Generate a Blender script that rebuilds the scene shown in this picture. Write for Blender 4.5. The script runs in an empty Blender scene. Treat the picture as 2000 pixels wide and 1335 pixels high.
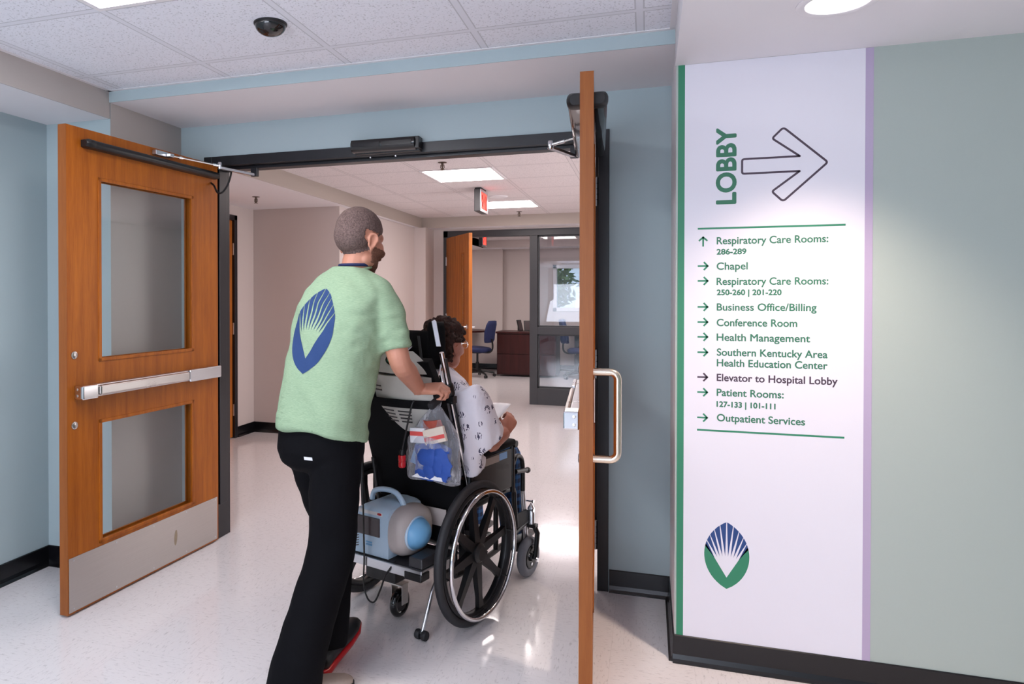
import bpy, bmesh, math, random
from mathutils import Vector, Matrix, noise
from mathutils.bvhtree import BVHTree
random.seed(7)
S = bpy.context.scene
COL = S.collection
R = math.radians
PI = math.pi

# ------------------------------------------------------------------ camera
cam = bpy.data.objects.new('camera', bpy.data.cameras.new('camera'))
COL.objects.link(cam)
S.camera = cam
cam.location = (0, 0, 1.40)
cam.rotation_euler = (R(90 - 0.574), 0, R(18.343))
cam.data.sensor_width = 36
cam.data.lens = 1396.0 / 2000 * 36
cam.data.shift_x = (1000 - 802.6) / 2000
cam.data.shift_y = (591.3 - 667.5) / 2000
cam.data.clip_start = 0.05

# ------------------------------------------------------------------ light and exposure
S.view_settings.view_transform = 'Standard'
S.view_settings.look = 'None'
S.view_settings.gamma = 1
S.view_settings.use_curve_mapping = False
S.view_settings.exposure = 0.0
S.cycles.max_bounces = 8
S.cycles.transparent_max_bounces = 12
S.cycles.caustics_reflective = False
S.cycles.caustics_refractive = False
W = bpy.data.worlds.new('world')
S.world = W
W.use_nodes = True
W.node_tree.nodes['Background'].inputs[0].default_value = (0.75, 0.87, 1.0, 1)
W.node_tree.nodes['Background'].inputs[1].default_value = 1.0

def area_light(name, loc, rot, sx, sy, power, col):
    l = bpy.data.lights.new(name, 'AREA')
    l.shape = 'RECTANGLE'; l.size = sx; l.size_y = sy; l.energy = power; l.color = col
    o = bpy.data.objects.new(name, l); COL.objects.link(o)
    o.location = loc; o.rotation_euler = rot
    return o
# added cool fill light behind the camera, tilted up to brighten the ceiling
area_light('near_room_fill', (-1.2, -3.95, 1.20), (R(147), 0, 0), 3.4, 2.1, 225, (0.80, 0.86, 1.0))
# added fill light from the unseen right side, brightening corridor walls and ceiling
area_light('corridor_fill', (2.55, 5.55, 1.25), (R(90), 0, R(90)), 3.0, 2.0, 62, (1.0, 0.93, 0.91))
LAMP_NEAR = 24.0      # emission of the near troffers
LAMP_FAR = 20.0       # emission of the corridor troffers
SPOT_W = 118

# ------------------------------------------------------------------ materials
def lin(c):
    c = c / 255
    return c / 12.92 if c <= 0.04045 else ((c + 0.055) / 1.055) ** 2.4
def rgb(r, g, b):
    return (lin(r), lin(g), lin(b), 1)

class NT:
    def __init__(s, name):
        s.m = bpy.data.materials.new(name); s.m.use_nodes = True
        s.t = s.m.node_tree; s.b = s.t.nodes['Principled BSDF']
    def n(s, typ, **kw):
        q = s.t.nodes.new(typ)
        for k, v in kw.items():
            if k.startswith('i_'):
                key = k[2:].replace('_', ' ')
                q.inputs[int(key) if key.isdigit() else key].default_value = v
            else: setattr(q, k, v)
        return q
    def l(s, a, b): s.t.links.new(a, b)
    def math(s, op, a, b=None, c=None):
        q = s.n('ShaderNodeMath', operation=op)
        for i, x in enumerate((a, b, c)):
            if x is None: continue
            if isinstance(x, (int, float)): q.inputs[i].default_value = x
            else: s.l(x, q.inputs[i])
        return q.outputs[0]
    def mix(s, fac, a, b):
        q = s.n('ShaderNodeMix', data_type='RGBA')
        for sock, x in ((q.inputs[0], fac), (q.inputs[6], a), (q.inputs[7], b)):
            if isinstance(x, (int, float, tuple)): sock.default_value = x
            else: s.l(x, sock)
        return q.outputs[2]
    def coord(s, scale=(1, 1, 1), kind='Object'):
        tc = s.n('ShaderNodeTexCoord'); mp = s.n('ShaderNodeMapping')
        mp.inputs['Scale'].default_value = scale
        s.l(tc.outputs[kind], mp.inputs[0]); return mp.outputs[0]
    def noise(s, vec, scale, detail=3, rough=0.5):
        q = s.n('ShaderNodeTexNoise'); s.l(vec, q.inputs['Vector'])
        q.inputs['Scale'].default_value = scale; q.inputs['Detail'].default_value = detail
        q.inputs['Roughness'].default_value = rough; return q.outputs['Fac']
    def ramp(s, fac, lo, hi):
        q = s.n('ShaderNodeMapRange'); s.l(fac, q.inputs[0])
        q.inputs[1].default_value = lo; q.inputs[2].default_value = hi; return q.outputs[0]
    def bump(s, h, strength, dist=0.01):
        q = s.n('ShaderNodeBump'); q.inputs['Strength'].default_value = strength
        q.inputs['Distance'].default_value = dist
        s.l(h, q.inputs['Height']); s.l(q.outputs[0], s.b.inputs['Normal'])

def plain(name, col, rough=0.5, metal=0.0, spec=0.5, grain=0.0, gscale=60, bump=0.0, var=None, coat=0.0):
    k = NT(name); b = k.b
    b.inputs['Base Color'].default_value = col
    b.inputs['Roughness'].default_value = rough
    b.inputs['Metallic'].default_value = metal
    b.inputs['Specular IOR Level'].default_value = spec
    b.inputs['Coat Weight'].default_value = coat
    v = k.coord()
    f = k.noise(v, gscale, 4, 0.6)
    if grain:
        d = tuple(c * (1 - grain) for c in col[:3]) + (1,)
        u = tuple(min(1, c * (1 + grain)) for c in col[:3]) + (1,)
        k.l(k.mix(f, d, u), b.inputs['Base Color'])
    if bump: k.bump(f, bump, 0.004)
    return k.m

def emis(name, col, strength, cam_grain=0):
    k = NT(name)
    k.b.inputs['Base Color'].default_value = col if col[1] < .5 else (0.8, 0.8, 0.8, 1)
    k.b.inputs['Specular IOR Level'].default_value = 0.1
    k.b.inputs['Emission Color'].default_value = col
    k.b.inputs['Emission Strength'].default_value = strength
    return k.m

def wood(name, a, b, rough=0.42, scale=1.0):
    k = NT(name)
    v = k.coord((9 * scale, 9 * scale, 0.55 * scale))
    f = k.noise(v, 3.0, 6, 0.62)
    v2 = k.coord((90, 90, 3.0)); f2 = k.noise(v2, 4.0, 3, 0.6)
    g = k.math('ADD', k.math('MULTIPLY', f, 0.65), k.math('MULTIPLY', f2, 0.35))
    k.l(k.mix(k.ramp(g, 0.36, 0.64), a, b), k.b.inputs['Base Color'])
    k.b.inputs['Roughness'].default_value = rough
    k.b.inputs['Specular IOR Level'].default_value = 0.28
    k.bump(f2, 0.05, 0.002)
    return k.m

def brushed(name, col, rough, vertical=False):
    k = NT(name)
    v = k.coord((2, 2, 160) if not vertical else (160, 160, 2))
    f = k.noise(v, 2.0, 3, 0.6)
    d = tuple(c * 0.82 for c in col[:3]) + (1,)
    k.l(k.mix(f, d, col), k.b.inputs['Base Color'])
    k.b.inputs['Metallic'].default_value = 1.0
    g = k.noise(k.coord((1, 1, 1)), 7, 4, 0.6)
    k.l(k.math('ADD', k.math('MULTIPLY', g, 0.18), rough - 0.09), k.b.inputs['Roughness'])
    return k.m

def tiled_ceiling(name, base, ox, oy):
    k = NT(name)
    tc = k.n('ShaderNodeTexCoord'); sp = k.n('ShaderNodeSeparateXYZ'); k.l(tc.outputs['Object'], sp.inputs[0])
    T = 0.6096
    def bar(c, off):
        q = k.math('FRACT', k.math('MULTIPLY', k.math('SUBTRACT', c, off), 1 / T))
        q = k.math('ABSOLUTE', k.math('SUBTRACT', q, 0.5))
        return q
    dx = bar(sp.outputs[0], ox); dy = bar(sp.outputs[1], oy)
    mx = k.math('MAXIMUM', dx, dy)
    line = k.math('GREATER_THAN', mx, 0.5 - 0.012 / T)
    edge = k.math('GREATER_THAN', mx, 0.5 - 0.017 / T)
    sp1 = k.noise(tc.outputs['Object'], 120, 2, 0.5)
    hole = k.ramp(sp1, 0.42, 0.33)
    sp2 = k.noise(tc.outputs['Object'], 45, 3, 0.7)
    hole2 = k.ramp(sp2, 0.33, 0.29)
    holes = k.math('MAXIMUM', hole, hole2)
    dark = tuple(c * 0.52 for c in base[:3]) + (1,)
    c1 = k.mix(k.math('MULTIPLY', holes, 0.62), base, dark)
    c2 = k.mix(edge, c1, tuple(c * 0.68 for c in base[:3]) + (1,))  # shadow line beside the grid bars, painted into the tile colour
    c3 = k.mix(line, c2, tuple(c * 0.93 for c in base[:3]) + (1,))
    k.l(c3, k.b.inputs['Base Color'])
    k.b.inputs['Roughness'].default_value = 0.85
    k.b.inputs['Specular IOR Level'].default_value = 0.2
    return k.m

def vct_floor(name):
    k = NT(name)
    tc = k.n('ShaderNodeTexCoord'); sp = k.n('ShaderNodeSeparateXYZ'); k.l(tc.outputs['Object'], sp.inputs[0])
    T = 0.3048
    def seam(c, off):
        q = k.math('FRACT', k.math('MULTIPLY', k.math('SUBTRACT', c, off), 1 / T))
        return k.math('ABSOLUTE', k.math('SUBTRACT', q, 0.5))
    s = k.math('GREATER_THAN', k.math('MAXIMUM', seam(sp.outputs[0], -0.439), seam(sp.outputs[1], 3.545)), 0.5 - 0.0012 / T)
    # tile to tile: streaks turn with the checkerboard
    cx = k.math('FLOOR', k.math('MULTIPLY', k.math('SUBTRACT', sp.outputs[0], -0.439), 1 / T))
    cy = k.math('FLOOR', k.math('MULTIPLY', k.math('SUBTRACT', sp.outputs[1], 3.545), 1 / T))
    par = k.math('FLOORED_MODULO', k.math('ADD', cx, cy), 2)
    fa = k.noise(k.coord((1, 3.6, 1)), 30, 4, 0.7)
    fb = k.noise(k.coord((3.6, 1, 1)), 30, 4, 0.7)
    mixf = k.n('ShaderNodeMix', data_type='FLOAT'); k.l(par, mixf.inputs[0]); k.l(fa, mixf.inputs[2]); k.l(fb, mixf.inputs[3])
    streak = k.ramp(mixf.outputs[0], 0.45, 0.33)
    light = k.ramp(mixf.outputs[0], 0.58, 0.72)
    base = rgb(232, 227, 228)
    c = k.mix(k.math('MULTIPLY', streak, 0.42), base, rgb(158, 152, 152))
    c = k.mix(k.math('MULTIPLY', light, 0.5), c, rgb(236, 232, 228))
    c = k.mix(k.math('MULTIPLY', s, 0.10), c, rgb(120, 112, 108))
    k.l(c, k.b.inputs['Base Color'])
    w = k.noise(tc.outputs['Object'], 3.0, 4, 0.6)
    k.l(k.math('ADD', k.math('MULTIPLY', w, 0.10), 0.055), k.b.inputs['Roughness'])
    k.b.inputs['Specular IOR Level'].default_value = 0.6
    wv = k.noise(tc.outputs['Object'], 9.0, 2, 0.5)
    k.bump(wv, 0.05, 0.01)
    return k.m

M = {}
M['floor'] = vct_floor('waxed_vinyl_tile')
M['tile'] = tiled_ceiling('acoustic_tile', rgb(240, 241, 249), -1.86, 2.69)
M['tile_in'] = tiled_ceiling('acoustic_tile_corridor', rgb(234, 226, 227), -1.78, 5.57)
M['white'] = plain('white_ceiling_paint', rgb(238, 234, 237), 0.7, grain=0.01, gscale=200, bump=0.03)
M['blue'] = plain('blue_green_wall_paint', rgb(169, 185, 189), 0.55, grain=0.012, gscale=160, bump=0.012)
M['green_grey'] = plain('grey_green_wall_paint', rgb(168, 178, 172), 0.55, grain=0.012, gscale=160, bump=0.012)
M['beige'] = plain('beige_wall_paint', rgb(186, 178, 173), 0.55, grain=0.012, gscale=160, bump=0.012)
M['corr'] = plain('pale_corridor_paint', rgb(208, 196, 192), 0.55, grain=0.012, gscale=160, bump=0.012)
M['fascia'] = plain('taupe_soffit_paint', rgb(176, 164, 155), 0.55, grain=0.012, gscale=160, bump=0.012)
M['bronze'] = plain('dark_bronze', rgb(96, 80, 70), 0.4, 0.6, grain=0.1, gscale=60)
M['base'] = plain('black_vinyl_base', rgb(11, 11, 15), 0.25, grain=0.15, gscale=40)
M['frame'] = plain('black_steel_frame', rgb(20, 20, 26), 0.35, grain=0.1, gscale=30)
M['frame2'] = plain('charcoal_steel_frame', rgb(52, 51, 54), 0.4, grain=0.08, gscale=30)
M['oak'] = wood('oak_veneer', rgb(138, 68, 8), rgb(176, 98, 20))
M['oak_edge'] = wood('oak_edge_band', rgb(136, 76, 34), rgb(152, 90, 44), scale=2.0)
M['oak_far'] = wood('oak_veneer_far', rgb(146, 80, 26), rgb(190, 112, 44))
M['mahog'] = wood('dark_mahogany_laminate', rgb(48, 20, 20), rgb(70, 30, 28), 0.35)
M['steel'] = brushed('satin_stainless', (0.66, 0.64, 0.62, 1), 0.30)
M['kick'] = brushed('worn_kick_plate', (0.56, 0.52, 0.49, 1), 0.36)
M['chrome'] = plain('polished_chrome', (0.78, 0.78, 0.8, 1), 0.12, 1.0, grain=0.05, gscale=15)
M['brass'] = plain('satin_bronze_steel', (0.74, 0.64, 0.52, 1), 0.22, 1.0, grain=0.05, gscale=15)
M['alu'] = brushed('anodised_aluminium', (0.70, 0.71, 0.74, 1), 0.30)
M['black'] = plain('black_plastic', rgb(17, 17, 19), 0.38, grain=0.15, gscale=60)
M['gloss'] = plain('glossy_black_plastic', rgb(12, 12, 14), 0.12, grain=0.1, gscale=20, coat=0.5)
M['rubber'] = plain('black_rubber', rgb(32, 32, 36), 0.6, grain=0.15, gscale=80, bump=0.1)
M['grey_rub'] = plain('grey_rubber', rgb(108, 110, 118), 0.6, grain=0.08, gscale=80)
M['fabric_b'] = plain('black_upholstery', rgb(11, 11, 14), 0.85, spec=0.2, grain=0.25, gscale=300, bump=0.2)
M['shell'] = plain('off_white_moulded_shell', rgb(206, 202, 194), 0.4, grain=0.02, gscale=40)
M['paper'] = plain('white_paper', rgb(236, 236, 240), 0.75, grain=0.01, gscale=80)
M['sign_w'] = plain('white_vinyl', rgb(224, 221, 230), 0.5, grain=0.006, gscale=120)
M['sign_g'] = plain('green_vinyl', rgb(40, 126, 92), 0.45, grain=0.02, gscale=120)
M['sign_gd'] = plain('green_lettering', rgb(46, 112, 84), 0.5, grain=0.02, gscale=120)
M['sign_p'] = plain('mauve_vinyl', rgb(178, 162, 190), 0.5, grain=0.02, gscale=120)
M['sign_k'] = plain('aubergine_lettering', rgb(66, 50, 66), 0.5, grain=0.02, gscale=120)
M['sign_b'] = plain('navy_vinyl', rgb(24, 62, 122), 0.5, grain=0.02, gscale=120)
M['lamp'] = emis('lit_diffuser', (0.97, 0.96, 1.0, 1), LAMP_NEAR)
M['lamp_far'] = emis('lit_corridor_diffuser', (1.0, 0.90, 0.87, 1), LAMP_FAR)
M['lens'] = emis('lit_downlight_lens', (1.0, 0.93, 0.86, 1), 5.0)
M['red_lit'] = emis('lit_red_letters', (1.0, 0.07, 0.05, 1), 2.2)
M['red_face'] = emis('lit_red_face', (0.30, 0.03, 0.03, 1), 0.25)
M['hinge'] = plain('dull_steel', (0.30, 0.29, 0.29, 1), 0.35, 1.0, grain=0.1, gscale=30)
M['red'] = plain('red_plastic', rgb(190, 20, 28), 0.3, grain=0.06, gscale=60)
M['skin'] = plain('skin', rgb(196, 136, 112), 0.5, grain=0.10, gscale=28, bump=0.08)
M['skin2'] = plain('older_skin', rgb(178, 116, 96), 0.5, grain=0.14, gscale=32, bump=0.12)
M['pants'] = plain('black_trouser_cloth', rgb(9, 9, 13), 0.85, spec=0.12, grain=0.2, gscale=260, bump=0.15)
M['navy'] = plain('navy_cloth', rgb(28, 38, 82), 0.8, grain=0.2, gscale=200, bump=0.2)
M['blue_print'] = plain('navy_shirt_print', rgb(34, 62, 110), 0.85, grain=0.12, gscale=300)

def glass(name, tint=(1, 1, 1, 1), refl=0.5):
    k = NT(name); t = k.t
    out = t.nodes['Material Output']; t.nodes.remove(k.b)
    tr = k.n('ShaderNodeBsdfTransparent'); tr.inputs[0].default_value = tint
    gl = k.n('ShaderNodeBsdfGlossy'); gl.inputs['Roughness'].default_value = 0.015
    lw = k.n('ShaderNodeLayerWeight'); lw.inputs[0].default_value = 0.5
    fr = k.math('ADD', 0.04, k.math('MULTIPLY', k.math('POWER', lw.outputs['Facing'], 5.0), 0.96))
    nz = k.noise(k.coord(), 0.8, 2)
    mx = k.n('ShaderNodeMixShader')
    fac = k.math('MULTIPLY', fr, k.math('ADD', refl + 0.45, k.math('MULTIPLY', nz, 0.1)))
    k.l(fac, mx.inputs[0]); k.l(tr.outputs[0], mx.inputs[1]); k.l(gl.outputs[0], mx.inputs[2])
    k.l(mx.outputs[0], out.inputs[0])
    return k.m
M['glass'] = glass('clear_glass', (0.96, 0.98, 0.98, 1), 0.9)
M['glass_far'] = glass('tinted_glass', (0.90, 0.92, 0.95, 1), 0.5)

def film():
    k = NT('crumpled_clear_film'); t = k.t; out = t.nodes['Material Output']
    tr = k.n('ShaderNodeBsdfTransparent'); tr.inputs[0].default_value = (0.93, 0.93, 0.95, 1)
    k.b.inputs['Base Color'].default_value = (0.75, 0.75, 0.8, 1); k.b.inputs['Roughness'].default_value = 0.15
    f = k.noise(k.coord((1, 1, 0.45)), 26, 4, 0.6); k.bump(f, 1.0, 0.03)
    lw = k.n('ShaderNodeLayerWeight'); lw.inputs[0].default_value = 0.35
    fac = k.math('ADD', k.math('MULTIPLY', lw.outputs['Facing'], 0.45), k.math('ADD', 0.14, k.math('MULTIPLY', k.ramp(f, 0.52, 0.72), 0.35)))
    mx = k.n('ShaderNodeMixShader'); k.l(fac, mx.inputs[0])
    k.l(tr.outputs[0], mx.inputs[1]); k.l(k.b.outputs[0], mx.inputs[2]); k.l(mx.outputs[0], out.inputs[0])
    return k.m
M['film'] = film()

def shirt_mat():
    k = NT('heathered_green_jersey')
    f = k.noise(k.coord((8, 8, 110)), 9, 4, 0.65)
    g = k.noise(k.coord((1, 1, 1)), 420, 2, 0.5)
    c = k.mix(k.ramp(f, 0.30, 0.70), rgb(130, 156, 128), rgb(163, 185, 153))
    k.l(c, k.b.inputs['Base Color']); k.b.inputs['Roughness'].default_value = 0.9
    k.b.inputs['Specular IOR Level'].default_value = 0.15
    k.bump(g, 0.15, 0.002); return k.m
M['shirt'] = shirt_mat()

def hair_mat(name, a, b, scale, stretch=(1, 1, 1)):
    k = NT(name)
    f = k.noise(k.coord(stretch), scale, 5, 0.75)
    k.l(k.mix(k.ramp(f, 0.32, 0.68), a, b), k.b.inputs['Base Color'])
    k.b.inputs['Roughness'].default_value = 0.75
    k.b.inputs['Specular IOR Level'].default_value = 0.25
    k.bump(f, 0.6, 0.006); return k.m
M['buzz'] = hair_mat('cropped_hair', rgb(74, 58, 54), rgb(134, 112, 107), 150)
M['beard'] = hair_mat('stubble', rgb(92, 60, 46), rgb(140, 96, 78), 200)
M['curls'] = hair_mat('brown_wavy_hair', rgb(24, 14, 12), rgb(70, 44, 36), 60)

def gown_mat():
    k = NT('patterned_gown_cotton')
    v = k.coord()
    vo = k.n('ShaderNodeTexVoronoi'); vo.inputs['Scale'].default_value = 17; k.l(v, vo.inputs['Vector'])
    vo.inputs['Randomness'].default_value = 0.55
    near = k.math('LESS_THAN', vo.outputs['Distance'], 0.36)
    wv = k.n('ShaderNodeTexWave'); wv.inputs['Scale'].default_value = 34; wv.inputs['Distortion'].default_value = 14
    wv.inputs['Detail'].default_value = 2
    k.l(v, wv.inputs['Vector'])
    ln = k.math('GREATER_THAN', wv.outputs['Fac'], 0.66)
    k.l(k.mix(k.math('MULTIPLY', near, ln), rgb(226, 222, 230), rgb(70, 66, 88)), k.b.inputs['Base Color'])
    k.b.inputs['Roughness'].default_value = 0.85
    k.bump(k.noise(v, 14, 3), 0.35, 0.02); return k.m
M['gown'] = gown_mat()

def plaid_mat():
    k = NT('blue_plaid_cotton')
    tc = k.n('ShaderNodeTexCoord'); sp = k.n('ShaderNodeSeparateXYZ'); k.l(tc.outputs['Object'], sp.inputs[0])
    a = k.math('GREATER_THAN', k.math('FRACT', k.math('MULTIPLY', k.math('ADD', sp.outputs[0], sp.outputs[1]), 26)), 0.55)
    b = k.math('GREATER_THAN', k.math('FRACT', k.math('MULTIPLY', sp.outputs[2], 26)), 0.55)
    c = k.mix(k.math('MULTIPLY', k.math('ADD', a, b), 0.5), rgb(18, 30, 60), rgb(46, 96, 150))
    k.l(c, k.b.inputs['Base Color']); k.b.inputs['Roughness'].default_value = 0.9; return k.m
M['plaid'] = plaid_mat()
M['vent_blue'] = plain('pale_blue_abs', rgb(196, 220, 240), 0.35, grain=0.02, gscale=60)
M['vent_dome'] = plain('sky_blue_abs', rgb(120, 180, 224), 0.35, grain=0.03, gscale=60)
M['vent_grey'] = plain('warm_grey_abs', rgb(190, 180, 176), 0.4, grain=0.02, gscale=60)
M['screen'] = plain('dark_display', rgb(72, 60, 62), 0.22, grain=0.04, gscale=30)
M['lt_blue'] = plain('pale_blue_sheet', rgb(140, 182, 226), 0.6, grain=0.04, gscale=50)
M['royal'] = plain('royal_blue_cloth', rgb(40, 78, 160), 0.7, grain=0.15, gscale=40, bump=0.3)
M['coral'] = plain('coral_ink', rgb(226, 88, 84), 0.6, grain=0.03, gscale=60)
M['cream'] = plain('cream_card', rgb(228, 212, 196), 0.6, grain=0.03, gscale=60)
M['rust'] = plain('rust_cloth', rgb(168, 72, 56), 0.7, grain=0.2, gscale=60)
M['sole'] = plain('beige_shoe_mesh', rgb(160, 146, 138), 0.7, grain=0.1, gscale=120, bump=0.2)
M['leaf'] = plain('summer_foliage', rgb(120, 150, 92), 0.8, grain=0.4, gscale=12, bump=0.5)
M['scuff'] = plain('old_glue_residue', rgb(150, 134, 112), 0.7, grain=0.12, gscale=50)

# ------------------------------------------------------------------ mesh helpers
def V(*a): return Vector(a)
class MB:
    def __init__(s): s.v = []; s.f = []; s.mi = []; s.cur = 0
    def add(s, vs, fs):
        o = len(s.v); s.v += [Vector(p) for p in vs]
        for f in fs: s.f.append(tuple(i + o for i in f)); s.mi.append(s.cur)
        return s
    def boxb(s, x0, x1, y0, y1, z0, z1, X=None):
        vs = [V(x, y, z) for z in (z0, z1) for y in (y0, y1) for x in (x0, x1)]
        if X: vs = [X @ p for p in vs]
        return s.add(vs, [(0, 2, 3, 1), (4, 5, 7, 6), (0, 1, 5, 4), (2, 6, 7, 3), (0, 4, 6, 2), (1, 3, 7, 5)])
    def box(s, c, d, X=None):
        return s.boxb(c[0]-d[0]/2, c[0]+d[0]/2, c[1]-d[1]/2, c[1]+d[1]/2, c[2]-d[2]/2, c[2]+d[2]/2, X)
    def loft(s, rings, cap=True, closed=False):
        n = len(rings[0]); m = len(rings)
        vs = [p for r in rings for p in r]; fs = []
        for i in range(m if closed else m - 1):
            a = i * n; b = ((i + 1) % m) * n
            for j in range(n):
                k = (j + 1) % n
                fs.append((a + j, a + k, b + k, b + j))
        if cap and not closed:
            fs.append(tuple(reversed(range(n)))); fs.append(tuple(range((m-1)*n, m*n)))
        return s.add(vs, fs)
    def tube(s, pts, r, n=10, cap=True, closed=False, flat=1.0, up=None):
        pts = [Vector(p) for p in pts]; m = len(pts)
        rs = r if isinstance(r, (list, tuple)) else [r] * m
        rings = []; prev = None
        for i, p in enumerate(pts):
            if closed: t = (pts[(i+1) % m] - pts[i-1])
            else: t = (pts[min(i+1, m-1)] - pts[max(i-1, 0)])
            t.normalize()
            if prev is None:
                a = Vector(up) if up else (V(0, 0, 1) if abs(t.z) < 0.9 else V(0, 1, 0))
            else: a = prev
            a = a - t * a.dot(t)
            if a.length < 1e-6: a = t.orthogonal()
            a.normalize(); prev = a; b = t.cross(a)
            rings.append([p + (a * math.cos(2*PI*k/n) * flat + b * math.sin(2*PI*k/n)) * rs[i] for k in range(n)])
        return s.loft(rings, cap, closed)
    def ell(s, c, r, n=16, m=10, X=None):
        c = Vector(c); vs = []; fs = []
        for i in range(1, m):
            th = PI * i / m
            for j in range(n):
                ph = 2*PI*j/n
                vs.append(V(r[0]*math.sin(th)*math.cos(ph), r[1]*math.sin(th)*math.sin(ph), r[2]*math.cos(th)))
        top = len(vs); vs.append(V(0, 0, r[2])); vs.append(V(0, 0, -r[2]))
        for i in range(m - 2):
            for j in range(n):
                k = (j+1) % n
                fs.append((i*n+j, (i+1)*n+j, (i+1)*n+k, i*n+k))
        for j in range(n):
            k = (j+1) % n
            fs.append((top, j, k)); fs.append((top+1, (m-2)*n+k, (m-2)*n+j))
        vs = [c + ((X @ p) if X else p) for p in vs]
        return s.add(vs, fs)
    def lathe(s, prof, o=(0, 0, 0), axis=(0, 0, 1), n=24, cap=True):
        a = Vector(axis).normalized(); u = a.orthogonal().normalized(); w = a.cross(u); o = Vector(o)
        rings = [[o + a*h + (u*math.cos(2*PI*k/n) + w*math.sin(2*PI*k/n))*max(r, 1e-4) for k in range(n)] for r, h in prof]
        return s.loft(rings, cap)
    def torus(s, c, axis, Rr, r, n=40, m=10, flat=1.0):
        a = Vector(axis).normalized(); u = a.orthogonal().normalized(); w = a.cross(u); c = Vector(c)
        rings = []
        for i in range(n):
            d = u*math.cos(2*PI*i/n) + w*math.sin(2*PI*i/n)
            rings.append([c + d*(Rr + r*math.cos(2*PI*k/m)) + a*(r*flat*math.sin(2*PI*k/m)) for k in range(m)])
        return s.loft(rings, False, True)
    def prism(s, poly, o, u, v, d):
        o, u, v, d = Vector(o), Vector(u), Vector(v), Vector(d)
        n = len(poly); vs = [o + u*x + v*y for x, y in poly] + [o + u*x + v*y + d for x, y in poly]
        fs = [tuple(range(n)), tuple(reversed(range(n, 2*n)))]
        for i in range(n):
            k = (i+1) % n; fs.append((i, i+n, k+n, k))
        return s.add(vs, fs)
    def grid(s, fn, nu, nv, thick=0.0):
        P = [[Vector(fn(i/(nu-1), j/(nv-1))) for j in range(nv)] for i in range(nu)]
        vs = [p for r in P for p in r]
        fs = [(i*nv+j, (i+1)*nv+j, (i+1)*nv+j+1, i*nv+j+1) for i in range(nu-1) for j in range(nv-1)]
        if thick:
            N = []
            for i in range(nu):
                for j in range(nv):
                    du = P[min(i+1, nu-1)][j]-P[max(i-1, 0)][j]; dv = P[i][min(j+1, nv-1)]-P[i][max(j-1, 0)]
                    q = du.cross(dv); N.append(q.normalized() if q.length > 1e-9 else V(0, 0, 1))
            o = len(vs)
            vs += [p + N[i]*thick for i, p in enumerate(vs[:o])]
            fs += [tuple(reversed([q+o for q in f])) for f in fs[:]]
            rim = [i*nv for i in range(nu)] + [(nu-1)*nv+j for j in range(1, nv)] + [i*nv+nv-1 for i in range(nu-2, -1, -1)] + [j for j in range(nv-2, 0, -1)]
            for i in range(len(rim)):
                a, b = rim[i], rim[(i+1) % len(rim)]; fs.append((a, b, b+o, a+o))
        return s.add(vs, fs)
    def mesh(s, name, mats):
        me = bpy.data.meshes.new(name)
        me.from_pydata([tuple(p) for p in s.v], [], s.f)
        for m in mats: me.materials.append(m)
        if len(mats) > 1:
            for p, i in zip(me.polygons, s.mi): p.material_index = i
        b = bmesh.new(); b.from_mesh(me); bmesh.ops.recalc_face_normals(b, faces=b.faces); b.to_mesh(me); b.free()
        return me
    def build(s, name, mat, parent=None, smooth=False, bevel=0.0, seg=2, label=None):
        mats = mat if isinstance(mat, list) else [mat]
        o = bpy.data.objects.new(name, s.mesh(name, mats)); COL.objects.link(o)
        if parent: o.parent = parent
        if smooth:
            for p in o.data.polygons: p.use_smooth = True
            if smooth != 'all':
                e = o.modifiers.new('edge_split', 'EDGE_SPLIT'); e.split_angle = R(42)
        if bevel:
            q = o.modifiers.new('bevel', 'BEVEL'); q.width = bevel; q.segments = seg; q.limit_method = 'ANGLE'; q.angle_limit = R(40)
        if label: o['label'] = label
        return o

def tag(o, label, cat, group=None):
    o['label'] = label; o['category'] = cat
    if group: o['group'] = group
    return o
def thing(name, label, cat, loc=(0, 0, 0), rotz=0.0, group=None):
    o = bpy.data.objects.new(name, None); COL.objects.link(o)
    o.empty_display_size = 0.1
    o.location = loc; o.rotation_euler = (0, 0, rotz)
    return tag(o, label, cat, group)
def struct(o): o['kind'] = 'structure'; return o
def sbox(name, x0, x1, y0, y1, z0, z1, mat, bevel=0.0):
    return struct(MB().boxb(x0, x1, y0, y1, z0, z1).build(name, mat, bevel=bevel))

def dup(root, loc, rotz, label, group):
    r = root.copy(); COL.objects.link(r); r.location = loc; r.rotation_euler = (0, 0, rotz)
    tag(r, label, root['category'], group)
    for ch in list(root.children):
        c = ch.copy(); COL.objects.link(c); c.parent = r
        for g in ch.children:
            d = g.copy(); COL.objects.link(d); d.parent = c
    return r

def ring(c, a, b, n=24, p=2.4):
    """superellipse ring round c with half axes a and b (vectors)"""
    c, a, b = Vector(c), Vector(a), Vector(b); out = []
    for k in range(n):
        t = 2*PI*k/n; x, y = math.cos(t), math.sin(t)
        out.append(c + a*math.copysign(abs(x)**(2/p), x) + b*math.copysign(abs(y)**(2/p), y))
    return out

def fuse(mb, name, voxel, smooth=4, factor=0.5):
    """join overlapping shapes into one continuous skin"""
    me = mb.mesh(name + '_raw', [])
    o = bpy.data.objects.new(name + '_raw', me); COL.objects.link(o)
    q = o.modifiers.new('r', 'REMESH'); q.mode = 'VOXEL'; q.voxel_size = voxel; q.use_smooth_shade = True
    if smooth:
        z = o.modifiers.new('s', 'SMOOTH'); z.iterations = smooth; z.factor = factor
    dg = bpy.context.evaluated_depsgraph_get(); dg.update()
    new = bpy.data.meshes.new_from_object(o.evaluated_get(dg))
    bpy.data.objects.remove(o); new.name = name
    for p in new.polygons: p.use_smooth = True
    return new

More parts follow.
